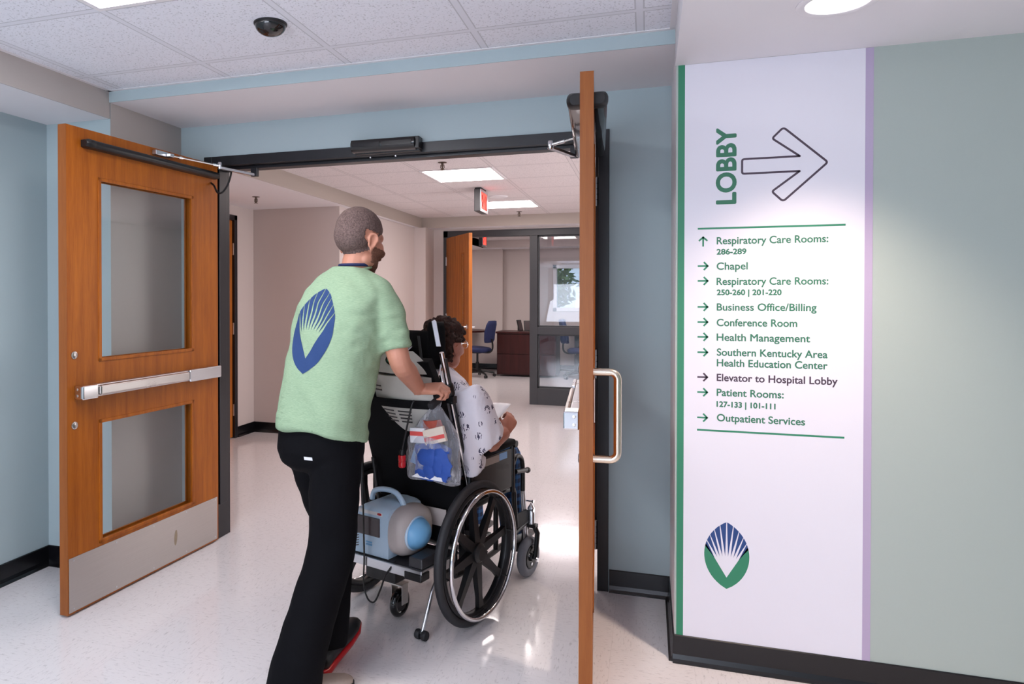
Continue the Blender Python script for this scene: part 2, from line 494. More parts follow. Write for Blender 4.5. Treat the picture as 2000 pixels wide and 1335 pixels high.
def from_mesh(me, name, mat, parent=None):
    o = bpy.data.objects.new(name, me); COL.objects.link(o)
    me.materials.clear(); me.materials.append(mat)
    if parent: o.parent = parent
    return o

def shell_from(me, name, pred, offset, mat, parent, jitter=0.0):
    """a close covering (hair, stubble) grown out of part of a skin"""
    b = bmesh.new(); b.from_mesh(me); b.normal_update()
    bmesh.ops.delete(b, geom=[f for f in b.faces if not pred(f.calc_center_median())], context='FACES')
    b.normal_update()
    edge = {v for e in b.edges if e.is_boundary for v in e.verts}
    nr = {v: v.normal.copy() for v in b.verts}
    for v in b.verts:
        k = -0.002 if v in edge else offset + jitter * noise.noise(v.co * 45) + jitter * 0.6 * noise.noise(v.co * 110)
        v.co += nr[v] * k
    new = bpy.data.meshes.new(name); b.to_mesh(new); b.free()
    for p in new.polygons: p.use_smooth = True
    return from_mesh(new, name, mat, parent)

def text_mb(s, x0, x1, z, cap, y, depth=0.0015, bold=0.0, rot=False):
    """lettering on a wall facing -y: left and right ends, base line and cap height"""
    def raw(t):
        c = bpy.data.curves.new('t', 'FONT'); c.body = t; c.offset = bold; c.resolution_u = 6
        o = bpy.data.objects.new('t', c); COL.objects.link(o)
        dg = bpy.context.evaluated_depsgraph_get(); dg.update()
        me = bpy.data.meshes.new_from_object(o.evaluated_get(dg))
        vs = [v.co.copy() for v in me.vertices]; fs = [tuple(p.vertices) for p in me.polygons]
        bpy.data.objects.remove(o); bpy.data.curves.remove(c); bpy.data.meshes.remove(me)
        return vs, fs
    e = bold; bold = 0.0
    hv, _ = raw('H'); ch = max(v.y for v in hv)
    vs, fs = raw(s)
    a = min(v.x for v in vs); b = max(v.x for v in vs)
    mb = MB(); out = []
    for v in vs:
        u = (v.x - a) / (b - a); w = v.y / ch
        if rot: out.append(V(z - w*cap, y, x0 + (x1-x0)*u))
        else: out.append(V(x0 + (x1-x0)*u, y, z + w*cap))
    if e == 0: mb.add(out, fs)
    for k in range(8 if e else 0):                      # heavier strokes
        d = V(e*math.cos(PI*k/4), -0.00001*k, e*math.sin(PI*k/4)); mb.add([p + d for p in out], fs)
    return mb

# ------------------------------------------------------------------ the setting
XB, XR, XREC = -2.556, 0.100, -2.960         # left pier face, right nib, back of left recess
YD, YE, YG = 3.5016, 2.926, 2.909            # door wall, soffit step, sign wall
ZS, ZC, ZL, ZR = 2.364, 2.419, 2.275, 2.285  # soffit, tile ceiling, low ceiling, recess soffit
DW0, DW1 = YD, 3.66
JL, JR, HZ = -2.345, -0.225, 2.132           # clear opening of the double doors
YBACK = -4.0; XFAR = 3.2
sbox('floor', -7.0, XFAR + 0.2, YBACK - 0.2, 15.2, -0.2, 0.0, M['floor'])
# near room ceilings
sbox('ceiling', XB, XR - 0.004, YBACK, YE - 0.004, ZC, ZC + 0.15, M['tile'])
sbox('ceiling', XR, XFAR, YBACK, YG, ZL, ZL + 0.30, M['white'])
sbox('ceiling', XB, XR, YE, YD, ZS, ZS + 0.25, M['white'])
sbox('trim_1', XB, XR, YE - 0.004, YE, ZS, ZC, M['blue'])
sbox('ceiling', XREC, XB - 0.006, YBACK, YE + 0.004, ZR, ZR + 0.3, M['white'])
sbox('wall_fascia', XB - 0.006, XB, YBACK, YE, ZR - 0.0005, ZC + 0.1, M['beige'])
sbox('trim_2', XR - 0.004, XR, YBACK, YG, ZL - 0.0005, ZC + 0.1, M['white'])
# ceiling edge angles of the tile field
mb = MB(); mb.boxb(XB, XB + 0.02, YBACK, YE - 0.004, ZC - 0.002, ZC); mb.boxb(XB, XR, YE - 0.024, YE - 0.004, ZC - 0.002, ZC); mb.boxb(XR - 0.024, XR - 0.004, YBACK, YE - 0.02, ZC - 0.002, ZC)
struct(mb.build('trim_3', M['white']))
# left side
sbox('wall_left', XREC - 0.15, XREC, YBACK, YE + 0.004, 0, ZR, M['blue'])
mb = MB(); mb.boxb(XREC - 0.15, XB, YE + 0.004, YD, 0, ZC + 0.1)
pier = mb.build('wall_pier', [M['blue'], M['beige']])
for p in pier.data.polygons:
    if p.normal.x > 0.5: p.material_index = 1
struct(pier)
XIR_ = 2.9
# door wall: left cheek, right cheek, head
mb = MB()
mb.boxb(-4.01, JL - 0.04, DW0, DW1, 0, ZC + 0.1); mb.boxb(JR + 0.04, XIR_, DW0, DW1, 0, ZC + 0.1); mb.boxb(JL - 0.04, JR + 0.04, DW0, DW1, HZ + 0.04, ZC + 0.1)
dwall = mb.build('wall_door', [M['blue'], M['corr']])
for p in dwall.data.polygons:
    if p.normal.y > 0.5: p.material_index = 1
struct(dwall)
# right nib and sign wall
sbox('wall_nib', XR, XR + 0.16, YG + 0.16, YD, 0, ZC + 0.1, M['white'])
mb = MB(); mb.boxb(XR, XFAR, YG, YG + 0.16, 0, ZC + 0.1)
sw = mb.build('wall_sign', [M['green_grey'], M['white']])
for p in sw.data.polygons:
    if p.normal.x < -0.5: p.material_index = 1
struct(sw)
sbox('wall_right', XFAR, XFAR + 0.15, YBACK, YG + 0.16, 0, ZC, M['green_grey'])
# wall behind the photographer with an unseen window opening added for the fill light
mb = MB(); wx0, wx1, wz0, wz1 = -2.95, 0.55, 0.15, 2.25
mb.boxb(XREC - 0.15, wx0 + 0.1, YBACK - 0.15, YBACK, 0, ZC + 0.1); mb.boxb(wx1, XFAR, YBACK - 0.15, YBACK, 0, ZC + 0.1)
mb.boxb(wx0 + 0.1, wx1, YBACK - 0.15, YBACK, 0, wz0); mb.boxb(wx0 + 0.1, wx1, YBACK - 0.15, YBACK, wz1, ZC + 0.1)
struct(mb.build('wall_back', M['blue']))
mb = MB()
for x in (wx0 + 0.1, -1.7, -0.6, wx1 - 0.05): mb.boxb(x, x + 0.05, YBACK - 0.12, YBACK - 0.06, wz0, wz1)
for z in (wz0, wz1 - 0.05): mb.boxb(wx0 + 0.1, wx1, YBACK - 0.12, YBACK - 0.06, z, z + 0.05)
struct(mb.build('added_window_1', M['frame']))  # unseen window frame, added to go with the near room fill light

# vinyl cove bases
def base_run(name, p, q, h=0.104, t=0.006, toe=0.02, n=None):
    """cove base from p to q on the floor, room on the left of p->q"""
    p, q = V(p[0], p[1], 0), V(q[0], q[1], 0); d = (q - p).normalized(); w = V(-d.y, d.x, 0)
    prof = [(0, 0), (toe, 0), (toe, 0.004), (t + 0.006, 0.014), (t, 0.03), (t, h - 0.003), (t - 0.003, h), (0, h)]
    rings = [[p + d*k*(q-p).length + w*a + V(0, 0, z) for a, z in prof] for k in (0, 1)]
    return MB().loft(rings)
def base(name, *runs):
    mb = MB()
    for r in runs:
        b = base_run(name, *r); mb.add(b.v, b.f)
    return struct(mb.build(name, M['base']))
base('baseboard_left', ((XREC, YE), (XREC, YBACK)), ((XB, YE + .004), (XREC, YE + .004)))
base('baseboard_pier', ((XB, YD), (XB, YE)), ((JL - 0.055, YD), (XB, YD)))
base('baseboard_door', ((XR, YD), (JR + 0.055, YD)))
base('baseboard_nib', ((XR, YG - 0.006), (XR, YD)))
base('baseboard_right', ((XFAR, YG), (XR - 0.006, YG)))

# ---- double door frame
mb = MB(); fo = 0.012; fy0, fy1 = DW0 - fo, DW1 + fo
for x0, x1, s in ((JL - 0.051, JL, 1), (JR, JR + 0.051, -1)):
    mb.boxb(x0, x1, fy0, fy1, 0, HZ + 0.053)
    a, b = (x1, x1 + 0.016) if s > 0 else (x0 - 0.016, x0)
    mb.boxb(a, b, fy0 + 0.055, fy1 - 0.055, 0.20, HZ)
mb.boxb(JL, JR, fy0, fy1, HZ, HZ + 0.053)
mb.boxb(JL, JR, fy0 + 0.055, fy1 - 0.055, HZ - 0.016, HZ)
struct(mb.build('trim_4', M['frame'], bevel=0.002))

# ---- the corridor beyond
X1, X2, XS = -3.86, -2.895, -2.82            # far left wall, nearer left wall, soffit face
Y1, Y2, YK = 6.486, 8.87, 9.235
ZI, ZF = 2.419, 2.285
XIR = 2.75
sbox('ceiling', XS, XIR, DW1, YK, ZI, ZI + 0.15, M['tile_in'])
sbox('ceiling', -7.0, XS - 0.004, DW1, YK, ZF, ZF + 0.3, M['white'])
sbox('trim_5', XS - 0.004, XS, DW1, YK - 0.28, ZF - 0.0005, ZI + 0.1, M['fascia'])
sbox('trim_6', XS - 0.004, XIR, YK - 0.285, YK - 0.28, ZF - 0.0005, ZI, M['fascia'])
sbox('ceiling', XS, XIR, YK - 0.28, YK, ZF, ZI, M['white'])
# left wall with a door in it
D0, D1 = 5.15, 6.115
mb = MB()
mb.boxb(X1 - 0.15, X1, DW1, D0 - 0.05, 0, ZF); mb.boxb(X1 - 0.15, X1, D1 + 0.05, Y1, 0, ZF); mb.boxb(X1 - 0.15, X1, D0 - 0.05, D1 + 0.05, 2.18, ZF)
struct(mb.build('wall_corridor_left', M['corr']))
mb = MB()
mb.boxb(X1 - 0.16, X1 + 0.012, D0 - 0.05, D0, 0, 2.19); mb.boxb(X1 - 0.16, X1 + 0.012, D1, D1 + 0.05, 0, 2.19); mb.boxb(X1 - 0.16, X1 + 0.012, D0 - 0.05, D1 + 0.05, 2.14, 2.19)
struct(mb.build('trim_7', M['frame'], bevel=0.002))
sbox('wall_corridor_return', X1 - 0.15, X2, Y1, Y1 + 0.15, 0, ZF, M['corr'])
sbox('wall_corridor_inner', X2 - 0.15, X2, Y1 + 0.15, YK, 0, ZF, M['corr'])
sbox('wall_pilaster', X2, -2.74, Y2, YK, 0, ZF, M['corr'])
mb = MB(); cy0, cy1, cz0, cz1 = 3.95, 7.15, 0.2, 2.3
mb.boxb(XIR, XIR + 0.15, DW1, cy0, 0, ZI + 0.1); mb.boxb(XIR, XIR + 0.15, cy1, 15, 0, ZI + 0.1); mb.boxb(XIR, XIR + 0.15, cy0, cy1, 0, cz0); mb.boxb(XIR, XIR + 0.15, cy0, cy1, cz1, ZI + 0.1)
struct(mb.build('wall_corridor_right', M['corr']))
mb = MB()
for y in (cy0, 5.5, cy1 - 0.05): mb.boxb(XIR + 0.05, XIR + 0.11, y, y + 0.05, cz0, cz1)
for z in (cz0, cz1 - 0.05): mb.boxb(XIR + 0.05, XIR + 0.11, cy0, cy1, z, z + 0.05)
struct(mb.build('added_window_4', M['frame']))  # unseen window frame and opening, added to go with the corridor fill light
base('baseboard_corridor', ((X1, Y1), (X1, D1 + 0.055)), ((X2, Y1), (X1, Y1)), ((X2, Y2), (X2, Y1)), ((-2.74, Y2), (X2, Y2)), ((-2.74, YK), (-2.74, Y2)), ((XIR, DW1), (XIR, 9)))
# office front wall: solid left of frame, head
FX0, FX1, FM0, FM1, FX2 = -2.60, -0.72, -1.446, -1.347, -0.78
FT = 2.262
mb = MB(); mb.boxb(-3.0, FX0, YK, YK + 0.12, 0, ZI); mb.boxb(FX0, FX1, YK, YK + 0.12, FT, ZI); mb.boxb(FX1, XIR, YK, YK + 0.12, 0, ZI)
struct(mb.build('wall_office_front', M['corr']))
mb = MB(); a, b = YK - 0.012, YK + 0.13
mb.boxb(FX0, FX0 + 0.06, a, b, 0, FT); mb.boxb(FX0, FX1, a, b, FT - 0.085, FT); mb.boxb(FM0, FM1, a, b, 0, FT - 0.085); mb.boxb(FX2, FX1, a, b, 0, FT - 0.085)
mb.boxb(FM1, FX2, a, b, 0.905, 1.0); mb.boxb(FM1, FX2, a, b, 0, 0.215)
for z0, z1 in ((0.215, 0.905), (1.0, FT - 0.085)):      # glazing beads
    mb.boxb(FM1, FM1 + 0.018, a + 0.05, b - 0.05, z0, z1); mb.boxb(FX2 - 0.018, FX2, a + 0.05, b - 0.05, z0, z1)
    mb.boxb(FM1, FX2, a + 0.05, b - 0.05, z0, z0 + 0.018); mb.boxb(FM1, FX2, a + 0.05, b - 0.05, z1 - 0.018, z1)
sl = struct(mb.build('window_2', M['frame2'], bevel=0.002))
for z0, z1 in ((0.225, 0.895), (1.01, FT - 0.095)):
    MB().boxb(FM1 + 0.005, FX2 - 0.005, YK + 0.045, YK + 0.051, z0, z1).build('pane', M['glass_far'], sl)

# ---- office room
OY, OX = 13.55, -4.6
sbox('ceiling', -2.9, XIR, YK + 0.12, OY, ZI, ZI + 0.15, M['tile_in'])
sbox('ceiling', OX, -2.9, YK + 0.12, OY, ZF, ZF + 0.3, M['white'])
sbox('trim_8', -2.904, -2.9, YK + 0.12, OY, ZF, ZI + 0.1, M['corr'])
sbox('trim_9', -2.9, XIR, OY - 0.55, OY - 0.545, ZF, ZI, M['corr'])
sbox('ceiling', -2.9, XIR, OY - 0.545, OY, ZF, ZI, M['white'])
OW0, OW1, OZ0, OZ1 = -1.64, -0.86, 1.16, 1.93
mb = MB(); mb.boxb(-2.62, OW0, OY, OY + 0.15, 0, ZI); mb.boxb(OW1, XIR, OY, OY + 0.15, 0, ZI); mb.boxb(OW0, OW1, OY, OY + 0.15, 0, OZ0); mb.boxb(OW0, OW1, OY, OY + 0.15, OZ1, ZI)
mb.boxb(OX, -2.62, OY - 0.12, OY + 0.15, 0, ZI)
struct(mb.build('wall_office_back', M['corr']))
sbox('wall_office_left', OX - 0.15, OX, YK + 0.12, OY + 0.15, 0, ZI, M['corr'])
base('baseboard_office', ((-2.62, OY - 0.12), (OX, OY - 0.12)), ((XIR, OY), (-2.62, OY)))
mb = MB()
for x in (OW0 - 0.05, OW1 - 0.02): mb.boxb(x, x + 0.07, OY - 0.02, OY + 0.1, OZ0 - 0.05, OZ1 + 0.05)
for z in (OZ0 - 0.05, OZ1 - 0.02): mb.boxb(OW0 - 0.05, OW1 + 0.05, OY - 0.02, OY + 0.1, z, z + 0.07)
wn = struct(mb.build('window_3', M['paper'], bevel=0.004))
MB().boxb(OW0, OW1, OY + 0.05, OY + 0.055, OZ0, OZ1).build('pane', M['glass_far'], wn)

# ------------------------------------------------------------------ the two oak door leaves
def pull(m, up, TH, t):
    c = 0.026; y1 = -TH - 0.082; pts = [(up, -TH, 1.136)]
    for k in range(7):
        a = PI/2*k/6; pts.append((up, y1 + c - c*math.sin(a), 1.136 - c + c*math.cos(a)))
    for k in range(7):
        a = PI/2*k/6; pts.append((up, y1 + c - c*math.cos(a), 0.832 + c - c*math.sin(a)))
    pts.append((up, -TH, 0.832))
    m(MB().tube(pts, 0.0135, 14)).build('pull_handle', M['brass'], t, smooth=True, label='satin metal D shaped pull handle')

def door_leaf(name, hinge, ang, flip, label):
    t = thing(name, label, 'door', (hinge[0], hinge[1], 0), ang); t['kind'] = 'structure'
    TH = 0.0445; WD = 1.061; Z0, Z1 = 0.010, 2.142
    # u along the leaf from the hinge, w out from the exit-bar face, z up
    def m(mb):
        for p in mb.v: p.y = p.y if not flip else -TH - p.y
        return mb
    u0, u1 = 0.219, 0.876; A = (0.276, 0.829); B = (1.107, 1.932)
    mb = MB()
    mb.boxb(0, u0, -TH, 0, Z0, Z1); mb.boxb(u1, WD - 0.003, -TH, 0, Z0, Z1)
    for z0, z1 in ((Z0, A[0]), (A[1], B[0]), (B[1], Z1)): mb.boxb(u0, u1, -TH, 0, z0, z1)
    m(mb).build('leaf', M['oak'], t)
    m(MB().boxb(WD - 0.003, WD, -TH, 0, Z0, Z1)).build('edge_band', M['oak_edge'], t)
    mb = MB()
    for z0, z1 in (A, B):
        for s0, s1 in ((-0.006, 0.004), (-TH - 0.004, -TH + 0.006)):
            mb.boxb(u0 - .006, u0 + .012, s0, s1, z0 - .006, z1 + .006); mb.boxb(u1 - .012, u1 + .006, s0, s1, z0 - .006, z1 + .006)
            mb.boxb(u0 - .006, u1 + .006, s0, s1, z0 - .006, z0 + .010); mb.boxb(u0 - .006, u1 + .006, s0, s1, z1 - .010, z1 + .006)
    m(mb).build('glazing_bead', M['oak'], t, bevel=0.002)
    for z0, z1 in (A, B):
        m(MB().boxb(u0 + 0.001, u1 - 0.001, -0.025, -0.019, z0 + 0.001, z1 - 0.001)).build('pane', M['glass'], t)
    # kick plate with its screws
    kp = m(MB().boxb(0.012, WD - 0.006, 0.0003, 0.0022, 0.018, 0.256)).build('kick_plate', M['kick'], t, label='scuffed stainless kick plate')
    for u in (0.03, 0.28, 0.53, 0.78, 1.03):
        for z in (0.033, 0.243): m(MB().lathe([(0.004, 0.002), (0.004, 0.003), (0.002, 0.0036)], (u, 0, z), (0, 1, 0), 8)).build('screw', M['alu'], kp)
    if not flip:
        mb = MB(); mb.lathe([(1, 0.00225), (1, 0.0024)], (0, 0, 0), (0, 1, 0), 28)
        for p in mb.v: p.x = 0.365 + p.x*0.012 - .10*p.z*0.03; p.z = 0.134 + p.z*0.040
        mb.build('scuff_mark', M['scuff'], kp)
    # exit bar
    eb = m(MB().boxb(0.035, 1.018, 0, 0.034, 0.948, 1.004).boxb(0.035, 0.30, 0.034, 0.050, 0.944, 1.008)).build('exit_bar', M['alu'], t, bevel=0.004)
    m(MB().boxb(0.31, 0.925, 0.036, 0.056, 0.955, 1.000)).build('push_pad', M['steel'], eb, bevel=0.008)
    m(MB().boxb(0.935, 1.022, 0.0005, 0.054, 0.945, 1.007)).build('end_cap', M['chrome'], eb, bevel=0.005)
    for z in (0.962, 0.990): m(MB().lathe([(0.006, 0), (0.006, 0.0015), (0.004, 0.002)], (1.022, 0.018, z), (1, 0, 0), 10)).build('cap_screw', M['steel'], eb)
    # through bolts of the pull
    for z in (1.140, 0.832):
        mb = MB().lathe([(0.017, 0), (0.017, 0.003), (0.013, 0.006)], (1.02 if not flip else 0.935, 0, z), (0, 1, 0), 18)
        m(mb).build('bolt_cap', M['steel'], t, smooth=True)
    # pull handle on the other face
    up = 0.935
    if flip:
      pull(m, up, TH, t)
    # presence sensor bars near the top of both faces
    for s, y in ((1, 0.0), (-1, -TH)):
        if s < 0 and not flip: continue
        rg = []
        n = 20
        hz = 0.0185 if not flip else 0.024
        for u, k in ((0.030, 0.86), (0.036, 1), (0.955, 1), (0.968, 0.86)):
            pr = [(0.0, -1), (0.028, -1), (0.036, -.9), (0.042, -.6), (0.045, -.2), (0.045, .2), (0.042, .6), (0.036, .9), (0.028, 1), (0.0, 1)]
            rg.append([V(u, y + s*(w*k if w else 0), 2.074 + z*hz*k) for w, z in pr])
        sb = m(MB().loft(rg)).build('sensor_bar', M['gloss'] if flip else M['black'], t, smooth=True)
        rg = []
        for u, k in ((0.935, 1.06), (0.964, 1.06), (0.978, 0.8)):
            rg.append([V(u, y + s*(w*k if w else 0), 2.074 + z*hz*k) for w, z in pr])
        m(MB().loft(rg)).build('bar_end', M['black'], sb, smooth=True)
    # hinges
    for z in (1.828, 1.010, 0.196):
        yk = -TH - 0.004 if flip else -TH - 0.004
        hb = m(MB().lathe([(0.0075, z - 0.002), (0.0075, z + 0.134)], (-0.008, yk - 0.004, 0), (0, 0, 1), 12).boxb(-0.008, 0.0, yk - 0.002, -TH + 0.02, z, z + 0.132)).build('hinge', M['hinge'], t)
        mb = MB()
        for k in range(1, 5): mb.lathe([(0.0081, z + 0.026*k), (0.0081, z + 0.026*k + 0.002)], (-0.008, yk - 0.004, 0), (0, 0, 1), 12)
        m(mb).build('hinge_barrel_ring', M['black'], hb)
    return t

aL = math.atan2(-.9986, -.0537); aR = math.atan2(-1.059, .0687)
dl = door_leaf('door_1', (-2.3275, 3.521), aL, False, 'oak double door leaf swung open at left, its two glass panes facing us')
dr = door_leaf('door_2', (-0.2403, 3.493), aR, True, 'oak door leaf seen edge on at right, with pull handle beside sign wall')
def into(t, p):
    return t.matrix_basis.inverted() @ Vector(p)
def arm(t, pts_leaf, joint, shoe, flipy):
    j = into(t, joint); s = into(t, shoe)
    rod = MB().tube([pts_leaf, j], 0.0045, 10).build('closer_rod', M['steel'], t, smooth=True)
    d = (j - Vector(pts_leaf)).normalized()
    MB().tube([Vector(pts_leaf) + d*0.05, Vector(pts_leaf) + d*0.075], 0.008, 10).tube([j - d*0.055, j - d*0.01], 0.0075, 10).build('rod_sleeve', M['chrome'], rod, smooth=True)
    mb = MB().lathe([(0.011, -0.018), (0.013, -0.012), (0.013, 0.012), (0.010, 0.02)], j, (0, 0, 1), 14)
    mb.build('arm_joint', M['chrome'], t, smooth=True)
    e = (s - j); L = e.length; e.normalize(); w = e.cross(V(0, 0, 1)).normalized()
    mb = MB().prism([(0, -0.014), (L, -0.012), (L, 0.012), (0, 0.014)], j - V(0, 0, 0.018), e, w, V(0, 0, 0.014))
    mb.build('closer_arm', M['alu'], t, bevel=0.002)
arm(dl, (0.444, 0.045, 2.112), (-2.235, 3.405, 2.113), (-2.10, 3.545, 2.09), False)
MB().boxb(0.42, 0.53, 0, 0.028, 2.105, 2.130).boxb(0.43, 0.46, 0.028, 0.056, 2.104, 2.122).build('arm_bracket', M['alu'], dl, bevel=0.003)
arm(dr, (0.22, -0.085, 2.104), (-0.424, 3.30, 2.086), (-0.338, 3.52, 2.082), True)
MB().boxb(0.17, 0.27, -0.0935, -0.0445, 2.098, 2.120).build('arm_bracket', M['alu'], dr, bevel=0.003)
for t, p in ((dl, (-2.10, 3.545, 2.09)), (dr, (-0.338, 3.52, 2.082))):
    q = into(t, p)
    MB().boxb(q.x - 0.012, q.x + 0.012, q.y - 0.02, q.y + 0.02, q.z - 0.02, 2.118).build('arm_shoe', M['frame'], t, bevel=0.002)
q = [into(dl, p) for p in ((-2.345, 3.47, 2.04), (-2.303, 3.45, 2.015), (-2.275, 3.44, 1.975), (-2.245, 3.44, 1.972), (-2.218, 3.45, 2.01), (-2.204, 3.46, 2.06), (-2.21, 3.475, 2.095), (-2.245, 3.49, 2.108))]
def smooth_path(pts, k=6):
    pts = [Vector(p) for p in pts]; out = []
    for i in range(len(pts)-1):
        p0 = pts[max(i-1, 0)]; p1 = pts[i]; p2 = pts[i+1]; p3 = pts[min(i+2, len(pts)-1)]
        for s in range(k):
            t = s/k
            out.append(0.5*((2*p1) + (p2-p0)*t + (2*p0-5*p1+4*p2-p3)*t*t + (3*p1-p0-3*p2+p3)*t**3))
    out.append(pts[-1]); return out
MB().tube(smooth_path(q), 0.0055, 8).build('door_loop_cable', M['black'], dl, smooth=True)

# ------------------------------------------------------------------ fixtures
t = thing('motion_sensor', 'black motion sensor mounted on the head of the double door frame', 'sensor', (-1.29, 3.489, 2.175))
rg = []
for x, k in ((-0.178, .80), (-0.172, 1), (0.172, 1), (0.178, .80)):
    rg.append([V(x, -0.012 - 0.062*k*w, 0.034*k*z) for w, z in ((0, -1), (.5, -1), (.8, -.85), (1, -.3), (1, .3), (.85, .8), (.5, 1), (0, 1))])
MB().loft(rg).build('sensor_body', M['gloss'], t, smooth=True)
MB().boxb(-0.165, 0.19, -0.03, 0.0, -0.040, -0.020).boxb(0.17, 0.195, -0.06, 0, -0.03, 0.03).build('mounting_plate', M['black'], t, bevel=0.003)
for x0, x1 in ((-0.165, -0.012), (0.0, 0.160)):
    MB().boxb(x0, x1, -0.0765, -0.072, -0.012, 0.014).build('sensor_window', M['gloss'], t, bevel=0.002)
for x in (-0.09, 0.05): MB().lathe([(0.005, 0), (0.005, 0.002), (0.003, 0.003)], (x, -0.0005, -0.052), (0, -1, 0), 10).build('screw', M['alu'], t)

t = thing('dome_camera', 'black security dome hanging from the white tiled ceiling', 'camera', (-1.345, 2.385, ZC))
MB().lathe([(0.062, 0), (0.062, -0.005), (0.058, -0.009)], n=32).build('mounting_ring', M['black'], t, smooth=True)
MB().lathe([(0.058*math.cos(a), -0.007 - 0.040*math.sin(a)) for a in [PI/2*k/10 for k in range(11)]], n=32).build('dome', M['gloss'], t, smooth=True)

def troffer(label, x0, x1, y0, y1, z, m, group):
    t = thing('ceiling_light', label, 'light', ((x0+x1)/2, (y0+y1)/2, z), 0, group)
    a, b = (x1-x0)/2, (y1-y0)/2; f = 0.022
    MB().boxb(-a, a, -b, -b+f, -0.006, -0.0005).boxb(-a, a, b-f, b, -0.006, -0.0005).boxb(-a, -a+f, -b+f, b-f, -0.006, -0.0005).boxb(a-f, a, -b+f, b-f, -0.006, -0.0005).build('light_frame', M['white'], t)
    MB().boxb(-a+f, a-f, -b+f, b-f, -0.004, -0.001).build('diffuser', m, t)
    return t
T2 = 0.6096
troffer('lit square troffer in the tiled ceiling at upper left corner of the photo', -1.86, -1.86+T2, 2.69-2*T2, 2.69-T2, ZC, M['lamp'], 'square ceiling troffers')
for y in (2.69-6*T2, 2.69-9*T2):  # unseen troffers added behind the camera to light the near room
    troffer('unseen lit square troffer added to the tiled ceiling behind the photographer', -1.86, -1.86+T2, y, y+T2, ZC, M['lamp'], 'square ceiling troffers')
troffer('lit square corridor troffer just in front of hanging exit sign', -1.78, -1.78+T2, 5.57, 5.57+T2, ZI, M['lamp_far'], 'square ceiling troffers')
troffer('lit square corridor troffer behind the hanging exit sign', -1.78, -1.78+T2, 7.60, 7.60+T2, ZI, M['lamp_far'], 'square ceiling troffers')
troffer('lit troffer hidden behind the door head, mirrored in the floor', -0.56, -0.24, 3.72, 3.72+T2, ZI, M['lamp_far'], 'square ceiling troffers')
troffer('lit office troffer seen through the glass beside office door', -1.78, -1.78+2*T2, 11.0, 11.0+T2, ZI, M['lamp_far'], 'square ceiling troffers')
troffer('lit office troffer above the round table', -4.0, -4.0+T2, 11.3, 11.3+T2, ZF, M['lamp_far'], 'square ceiling troffers')

def downlight(label, x, y, power):
    t = thing('downlight', label, 'light', (x, y, ZL), 0, 'round downlights')
    MB().lathe([(0.112, -0.0005), (0.112, -0.004), (0.104, -0.007), (0.088, -0.004), (0.086, -0.0005)], n=48, cap=False).build('trim_ring', M['white'], t, smooth=True)
    MB().lathe([(0.086, -0.002), (0.05, -0.0025), (0.0, -0.003)], n=48).build('lens', M['lens'], t)
    l = bpy.data.lights.new('downlight_lamp', 'SPOT'); l.energy = power; l.color = (1.0, 0.80, 0.66)
    l.spot_size = R(98); l.spot_blend = 1.0; l.shadow_soft_size = 0.05
    o = bpy.data.objects.new('downlight_lamp', l); COL.objects.link(o); o.parent = t; o.location = (0, 0, -0.03)
    return t
downlight('lit round recessed downlight above the directory sign wall', 0.535, 2.43, SPOT_W)

def sprinkler(label, x, y, z):
    t = thing('sprinkler_head', label, 'sprinkler', (x, y, z), 0, 'ceiling sprinklers')
    MB().lathe([(0.034, 0), (0.034, -0.003), (0.012, -0.006)], n=20).build('escutcheon', M['bronze'], t, smooth=True)
    MB().lathe([(0.010, -0.004), (0.008, -0.03), (0.006, -0.05), (0.006, -0.055)], n=12).tube([(-.012, 0, -.018), (-.015, 0, -.04), (0, 0, -.056)], .003, 6).tube([(.012, 0, -.018), (.015, 0, -.04), (0, 0, -.056)], .003, 6).build('frame', M['bronze'], t)
    MB().lathe([(0.0, -0.056), (0.018, -0.056), (0.018, -0.058), (0, -0.058)], n=16).build('deflector', M['bronze'], t)
sprinkler('small sprinkler in front of nearest corridor troffer', -1.495, 5.273, ZI)
sprinkler('small sprinkler under the low plain ceiling at corridor left', -3.33, 5.64, ZF)
sprinkler('small sprinkler behind the farther corridor troffer', -1.484, 8.641, ZI)

